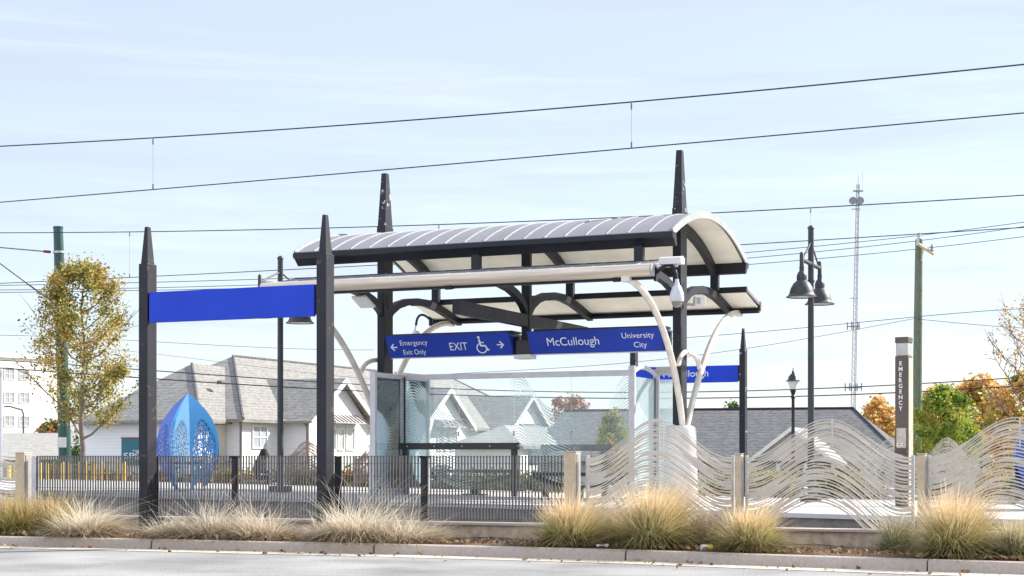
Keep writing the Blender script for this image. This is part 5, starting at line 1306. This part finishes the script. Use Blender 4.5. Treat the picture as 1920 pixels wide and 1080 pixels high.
# ---- foreground grasses
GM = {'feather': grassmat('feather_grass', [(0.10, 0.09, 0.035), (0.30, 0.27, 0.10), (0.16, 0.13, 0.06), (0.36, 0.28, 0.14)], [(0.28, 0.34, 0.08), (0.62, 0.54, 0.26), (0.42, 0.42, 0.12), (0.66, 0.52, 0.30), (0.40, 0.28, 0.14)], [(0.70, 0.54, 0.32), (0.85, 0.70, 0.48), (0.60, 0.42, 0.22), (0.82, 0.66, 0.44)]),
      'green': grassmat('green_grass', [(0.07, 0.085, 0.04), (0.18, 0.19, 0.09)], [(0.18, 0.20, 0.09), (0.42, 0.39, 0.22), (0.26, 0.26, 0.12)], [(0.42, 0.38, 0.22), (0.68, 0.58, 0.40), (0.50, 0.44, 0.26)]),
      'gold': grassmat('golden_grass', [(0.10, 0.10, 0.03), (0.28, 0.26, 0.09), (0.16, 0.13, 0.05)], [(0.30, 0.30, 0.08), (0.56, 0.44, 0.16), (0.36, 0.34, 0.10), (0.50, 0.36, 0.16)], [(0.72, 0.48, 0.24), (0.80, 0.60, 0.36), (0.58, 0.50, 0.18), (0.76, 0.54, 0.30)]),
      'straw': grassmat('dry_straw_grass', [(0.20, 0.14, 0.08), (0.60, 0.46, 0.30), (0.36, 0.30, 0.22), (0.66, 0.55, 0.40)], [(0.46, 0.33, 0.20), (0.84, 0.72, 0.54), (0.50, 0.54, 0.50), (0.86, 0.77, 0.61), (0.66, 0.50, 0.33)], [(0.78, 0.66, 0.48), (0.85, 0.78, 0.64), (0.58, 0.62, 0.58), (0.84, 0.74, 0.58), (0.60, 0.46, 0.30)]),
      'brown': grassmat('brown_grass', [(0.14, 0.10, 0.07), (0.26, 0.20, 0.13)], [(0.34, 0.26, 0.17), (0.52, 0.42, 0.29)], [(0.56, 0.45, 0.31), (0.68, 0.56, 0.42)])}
def blades(n, Lmin, Lmax, wd, lean0, lean1, droop, rbase, r, wind=(0, 0), kink=0.0, curl=2.2):
    NS_ = 6; az = r.uniform(0, 2 * np.pi, n); q = np.sqrt(r.uniform(0, 1, n)) * rbase
    bx, by = q * np.cos(az), q * np.sin(az); az2 = az + r.normal(size=n) * 0.5
    Ln = r.uniform(Lmin, Lmax, n); le = r.uniform(lean0, lean1, n) * (0.45 + 0.75 * q / max(rbase, 1e-6)); dr = droop * r.uniform(0.3, 1.3, n)
    V_ = np.empty((n, NS_, 2, 3)); jig = r.normal(size=(n, 2)) * kink
    side = np.stack([-np.sin(az2 + r.normal(size=n) * 0.8), np.cos(az2), np.zeros(n)], 1)
    for k in range(NS_):
        t_ = k / (NS_ - 1); h = Ln * (t_ * np.cos(le) - dr * t_ ** curl); o = Ln * (np.sin(le) * t_ + 0.75 * dr * t_ ** 1.8)
        x = bx + o * np.cos(az2) + (wind[0] * Ln + jig[:, 0] * Ln) * t_ ** 2; y = by + o * np.sin(az2) + (wind[1] * Ln + jig[:, 1] * Ln) * t_ ** 2
        c_ = np.stack([x, y, np.maximum(h, 0.004)], 1); ww = wd * (1 - 0.85 * t_ ** 1.3)
        V_[:, k, 0] = c_ - side * ww / 2; V_[:, k, 1] = c_ + side * ww / 2
    base = (np.arange(n) * NS_ * 2)[:, None, None] + np.arange(NS_ - 1)[None, :, None] * 2
    F_ = (base + np.array([0, 1, 3, 2])[None, None, :]).reshape(-1, 4)
    return V_.reshape(-1, 3), F_
def clump(label, px, depth, top_px, half_px, kind, n, seed, name='grass_clump', group='grass clumps along the kerb', wind=(0.1, 0), wd=0.0055, droop=0.35, extra=0):
    r = np.random.default_rng(seed); c = P(px, 1000, depth); z0 = 0.115; H = (P(px, top_px, depth).z - z0) * (1.25 if kind != 'straw' else 1.18); Wd = half_px / F * depth
    Vs, Fs, off = [], [], 0
    if kind == 'straw':     # tangled, flattened tufts with a few long arching stems
        nt_ = 9; sets = [(n * 0.95, 0.55 * H, 1.15 * H, 0.0125, 0.35, 1.5, 0.6, 0.35), (n * 0.35, 0.9 * H, 1.45 * H, 0.009, 0.15, 1.1, 0.45, 0.2), (extra, 1.5 * H, 2.3 * H, 0.007, 0.2, 0.85, 0.30, 0.2)]
    else:                   # a fountain: upright blond middle, skirts arching over to the ground
        nt_ = 7; sets = [(n * 0.55, 0.80 * H, 1.10 * H, 0.0075, 0.0, 0.45, 0.22, 0.18), (n * 0.55, 0.65 * H, 1.05 * H, 0.0075, 0.35, 1.05, 0.60, 0.25), (n * 0.35, 0.4 * H, 0.8 * H, 0.0085, 0.7, 1.45, 0.55, 0.3)]
    for q in range(nt_):
        aa = 2 * np.pi * q / nt_ + r.uniform(-0.4, 0.4); rr = Wd * (0.5 if kind == 'straw' else 0.34) * math.sqrt(r.uniform(0.1, 1)) * (q > 0); sc_ = r.uniform(0.65, 1.05) if q else 1.1
        wq = (wind[0] + 0.10 * math.cos(aa) + r.normal() * 0.12, wind[1] + r.normal() * 0.12)
        for (m_, a, b, w_, l0, l1, dr, rb) in sets:
            m1 = int(m_ / nt_)
            if m1 < 2: continue
            v_, f_ = blades(m1, a * sc_, b * sc_, w_ * wd / 0.0055, l0, l1, dr, rb * Wd, r, wq, 0.16 if kind == 'straw' else 0.08)
            v_ = v_ + np.array([rr * math.cos(aa), rr * math.sin(aa) * 0.7, 0])
            Vs.append(v_); Fs.append(f_ + off); off += len(v_)
    v_ = np.concatenate(Vs); f_ = np.concatenate(Fs)
    lim = Wd * 1.25
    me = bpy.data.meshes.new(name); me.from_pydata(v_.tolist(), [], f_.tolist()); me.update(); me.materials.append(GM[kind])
    o = bpy.data.objects.new(name, me); SC.collection.objects.link(o); o.location = (c.x, c.y, z0)
    return tag(o, label, 'grass', group)
def kY(px):                                            # depth of the kerb back edge at this picture column
    f_ = pxf(px); p, nn = kpt(f_); return (p + nn * 0.17).y
CL = [('golden green feather grass at the far left of the bed', 30, 0.75, 928, 105, 'gold', 2600, {}),
      ('golden feather grass beside the wide left tan post', 105, 0.95, 930, 75, 'gold', 2000, {}),
      ('pale dry straw clump right of the golden grass at the left', 165, 0.42, 938, 70, 'straw', 1700, dict(extra=30)),
      ('low straw clump spilling over the kerb right of the first sign post', 325, 0.40, 968, 70, 'straw', 1300, dict(extra=30)),
      ('wide straw clump between the two near sign posts, left one', 402, 0.55, 940, 85, 'straw', 2000, dict(extra=60, wind=(0.0, 0))),
      ('wide straw clump between the two near sign posts, right one', 492, 0.5, 950, 72, 'straw', 1500, dict(extra=30, wind=(-0.1, 0))),
      ('small blue grey straw clump at the foot of the second near sign post', 612, 0.42, 966, 45, 'straw', 900, dict(extra=25)),
      ('tall straw clump right of the second near sign post', 682, 0.5, 938, 85, 'straw', 2300, dict(extra=80, wind=(0.22, 0))),
      ('low straw clump trailing to the right before the bare wall', 775, 0.45, 966, 85, 'straw', 1700, dict(extra=20, wind=(0.35, 0))),
      ('round feather grass in front of the wide right tan post', 1072, 0.55, 930, 78, 'feather', 2800, {}),
      ('tall blond feather grass before the white pedestal', 1232, 0.60, 912, 80, 'feather', 3000, {}),
      ('brownish grass clump between the two round feather grasses', 1150, 1.05, 955, 55, 'brown', 1400, {}),
      ('brownish grass clump right of the tall blond feather grass', 1318, 0.95, 955, 62, 'brown', 1600, {}),
      ('green based feather grass below the slim tan post', 1412, 0.45, 946, 70, 'feather', 2400, {}),
      ('small green grass tuft beside the bare mulch', 1682, 1.0, 962, 42, 'green', 700, dict(wd=0.0065)),
      ('large blond feather grass below the right wavy panel', 1800, 0.55, 925, 88, 'feather', 3200, dict(wind=(0.16, 0))),
      ('green grass clump cut off by the right edge', 1912, 0.5, 978, 52, 'green', 1900, {})]
for i, (lab, px, off, top, half, kind, n, kw) in enumerate(CL):
    clump(lab, px, kY(px) + off, top, half, kind, n, 200 + i, **kw)
# fallen leaves and twigs on the bed, the kerb foot and the road
r = np.random.default_rng(5); pts = []
for i in range(2600):
    k = r.uniform(1.2, len(kb) - 2.2); p, nn = kpt(k); q = p + nn * (0.2 + abs(r.normal()) * 0.45); pts.append((q.x, q.y, 0.15 + r.uniform(0, 0.02)))
for i in range(170):
    k = r.uniform(1.2, len(kb) - 2.2); p, nn = kpt(k); q = p - nn * abs(r.normal()) * 0.45; pts.append((q.x, q.y, 0.018))
v_, f_ = leaf_cloud(np.array(pts), 0.04, r); v_[:, 2] = np.maximum(v_[:, 2], 0.008)
tag(mesh_obj('fallen_leaves', v_.tolist(), f_, leafmat('fallen_leaf_litter', [(0.10, 0.05, 0.03), (0.28, 0.13, 0.06), (0.40, 0.30, 0.18), (0.20, 0.10, 0.06)], 0.2), recalc=False), 'scatter of fallen brown and orange leaves on the mulch and along the kerb', 'leaves', kind='stuff')
# litter
c = P(1325, 1000, kY(1325) + 0.18); t = thing('drink_can', 'white and yellow drink can lying in the mulch between two grasses', 'can', (c.x, c.y, 0.165), R(12))
MB().tube([(-0.065, 0, 0), (0.0, 0, 0)], 0.035, 14).build('can_body', M['white'], t, smooth=True); MB().tube([(0.0015, 0, 0), (0.065, 0, 0)], 0.0348, 14).build('yellow_end', M['yellow'], t, smooth=True)
c = P(1130, 1000, kY(1130) + 0.12); r = np.random.default_rng(3); mb = MB()
g = [[(-0.07 + 0.14 * i / 5, -0.04 + 0.08 * j / 4, 0.02 * r.uniform(-1, 1) + 0.02) for j in range(5)] for i in range(6)]
mb.add([q for row in g for q in row], [(i * 5 + j, (i + 1) * 5 + j, (i + 1) * 5 + j + 1, i * 5 + j + 1) for i in range(5) for j in range(4)])
o = mb.build('crumpled_paper', M['strawbit'], None, loc=(c.x, c.y, 0.14)); tag(o, 'scrap of crumpled white paper at the kerb before the round feather grass', 'litter')

# ================================================================== SEATED PERSON
c = P(480, 900, 45.5); ry = ROT
t = thing('person', 'person in a black hooded jacket sitting bent forward behind the fence', 'person', (c.x, c.y, 0.10), 0)
def skin_body(name, joints, edges, m, parent, sub=2):
    me = bpy.data.meshes.new(name); me.from_pydata([j[0] for j in joints], edges, []); o = bpy.data.objects.new(name, me); SC.collection.objects.link(o); o.parent = parent
    md = o.modifiers.new('skin', 'SKIN'); sv = me.skin_vertices[0].data if me.skin_vertices else None
    if sv is None:
        me.skin_vertices  # layer is made with the modifier
    for i, j in enumerate(joints): me.skin_vertices[0].data[i].radius = (j[1], j[1])
    me.skin_vertices[0].data[0].use_root = True
    o.modifiers.new('sub', 'SUBSURF').levels = sub; o.modifiers['sub'].render_levels = sub; me.materials.append(m)
    return o
# joints: x forward (to the right in the picture), y away, z up
J = [((-0.05, 0, 0.50), 0.15), ((0.02, 0, 0.68), 0.145), ((0.10, 0, 0.86), 0.155), ((0.16, 0, 1.0), 0.11), ((0.19, 0, 1.07), 0.06),
     ((0.06, -0.10, 0.48), 0.095), ((0.36, -0.12, 0.50), 0.075), ((0.34, -0.12, 0.12), 0.05), ((0.36, -0.12, 0.04), 0.045), ((0.50, -0.12, 0.03), 0.035),
     ((0.06, 0.10, 0.48), 0.095), ((0.34, 0.14, 0.50), 0.075), ((0.30, 0.14, 0.12), 0.05), ((0.31, 0.14, 0.04), 0.045), ((0.45, 0.14, 0.03), 0.035),
     ((0.14, -0.19, 0.95), 0.07), ((0.16, -0.24, 0.70), 0.052), ((0.36, -0.15, 0.60), 0.04), ((0.14, 0.19, 0.95), 0.07), ((0.18, 0.24, 0.70), 0.052), ((0.38, 0.14, 0.60), 0.04)]
Ed = [(0, 1), (1, 2), (2, 3), (3, 4), (0, 5), (5, 6), (6, 7), (7, 8), (8, 9), (0, 10), (10, 11), (11, 12), (12, 13), (13, 14), (3, 15), (15, 16), (16, 17), (3, 18), (18, 19), (19, 20)]
skin_body('body', J, Ed, M['cloth'], t)
hd = MB().lathe([(0.0, -0.13), (0.05, -0.12), (0.075, -0.07), (0.085, 0.0), (0.083, 0.06), (0.06, 0.11), (0.0, 0.13)], (0, 0, 0), 16, False, False)
hd.v = [(x * 1.15 + (0.012 if x > 0.05 and abs(z) < 0.03 else 0), y, z) for x, y, z in hd.v]
mt = Matrix.Translation((0.27, 0, 1.16)) @ Matrix.Rotation(R(18), 4, 'Y'); hd.v = [tuple(mt @ Vector(q)) for q in hd.v]
ho = hd.build('head', M['skin'], t, smooth=True)
nz_ = MB().frustum((0.375, 0, 1.12), (0.03, 0.03), (0.012, 0.014), 0.05); nz_.build('nose', M['skin'], ho)
for sy in (-1, 1): MB().box((0.362, sy * 0.032, 1.165), (0.01, 0.022, 0.01)).build('eye', M['black'], ho)
MB().box((0.362, 0, 1.085), (0.012, 0.045, 0.008)).build('mouth', M['red'], ho)
hh = MB().lathe([(0.10, -0.16), (0.112, -0.08), (0.115, 0.02), (0.10, 0.10), (0.06, 0.15), (0.0, 0.165)], (0, 0, 0), 16, False, False)
hh.v = [tuple(Matrix.Translation((0.225, 0, 1.16)) @ Matrix.Rotation(R(14), 4, 'Y') @ Vector((min(x, 0.055) * 1.1, y, z))) for x, y, z in hh.v]
hh.build('hood', M['cloth'], t, smooth=True)
for sy, w_ in ((-1, (0.36, -0.15, 0.60)), (1, (0.38, 0.14, 0.60))):
    b0 = Vector(w_); hj = [(tuple(b0), 0.03), (tuple(b0 + Vector((0.07, -sy * -0.0, -0.01))), 0.033)]; he = [(0, 1)]
    for k_ in range(4):
        y_ = (k_ - 1.5) * 0.02; a_ = b0 + Vector((0.105, y_, -0.012)); b_ = a_ + Vector((0.035, 0, -0.02)); c_ = b_ + Vector((0.008, 0, -0.032 + 0.004 * abs(k_ - 1)))
        n_0 = len(hj); hj += [(tuple(a_), 0.0095), (tuple(b_), 0.009), (tuple(c_), 0.008)]; he += [(1, n_0), (n_0, n_0 + 1), (n_0 + 1, n_0 + 2)]
    n_0 = len(hj); hj += [(tuple(b0 + Vector((0.05, sy * -0.04, 0.0))), 0.011), (tuple(b0 + Vector((0.09, sy * -0.055, -0.015))), 0.009)]; he += [(0, n_0), (n_0, n_0 + 1)]
    skin_body('hand', hj, he, M['skin'], t, 1)
c2 = c + Vector((-0.05, 0, 0)); t = thing('pavement_bench', 'low dark bench under the seated person', 'bench', (c2.x, c2.y, 0.1), 0)
MB().box((0, 0, 0.37), (0.55, 1.2, 0.05)).build('seat', M['pipe'], t, bevel=0.01)
for sy in (-1, 1): MB().box((0, sy * 0.5, 0.17), (0.45, 0.06, 0.35)).build('leg', M['pipe'], t)
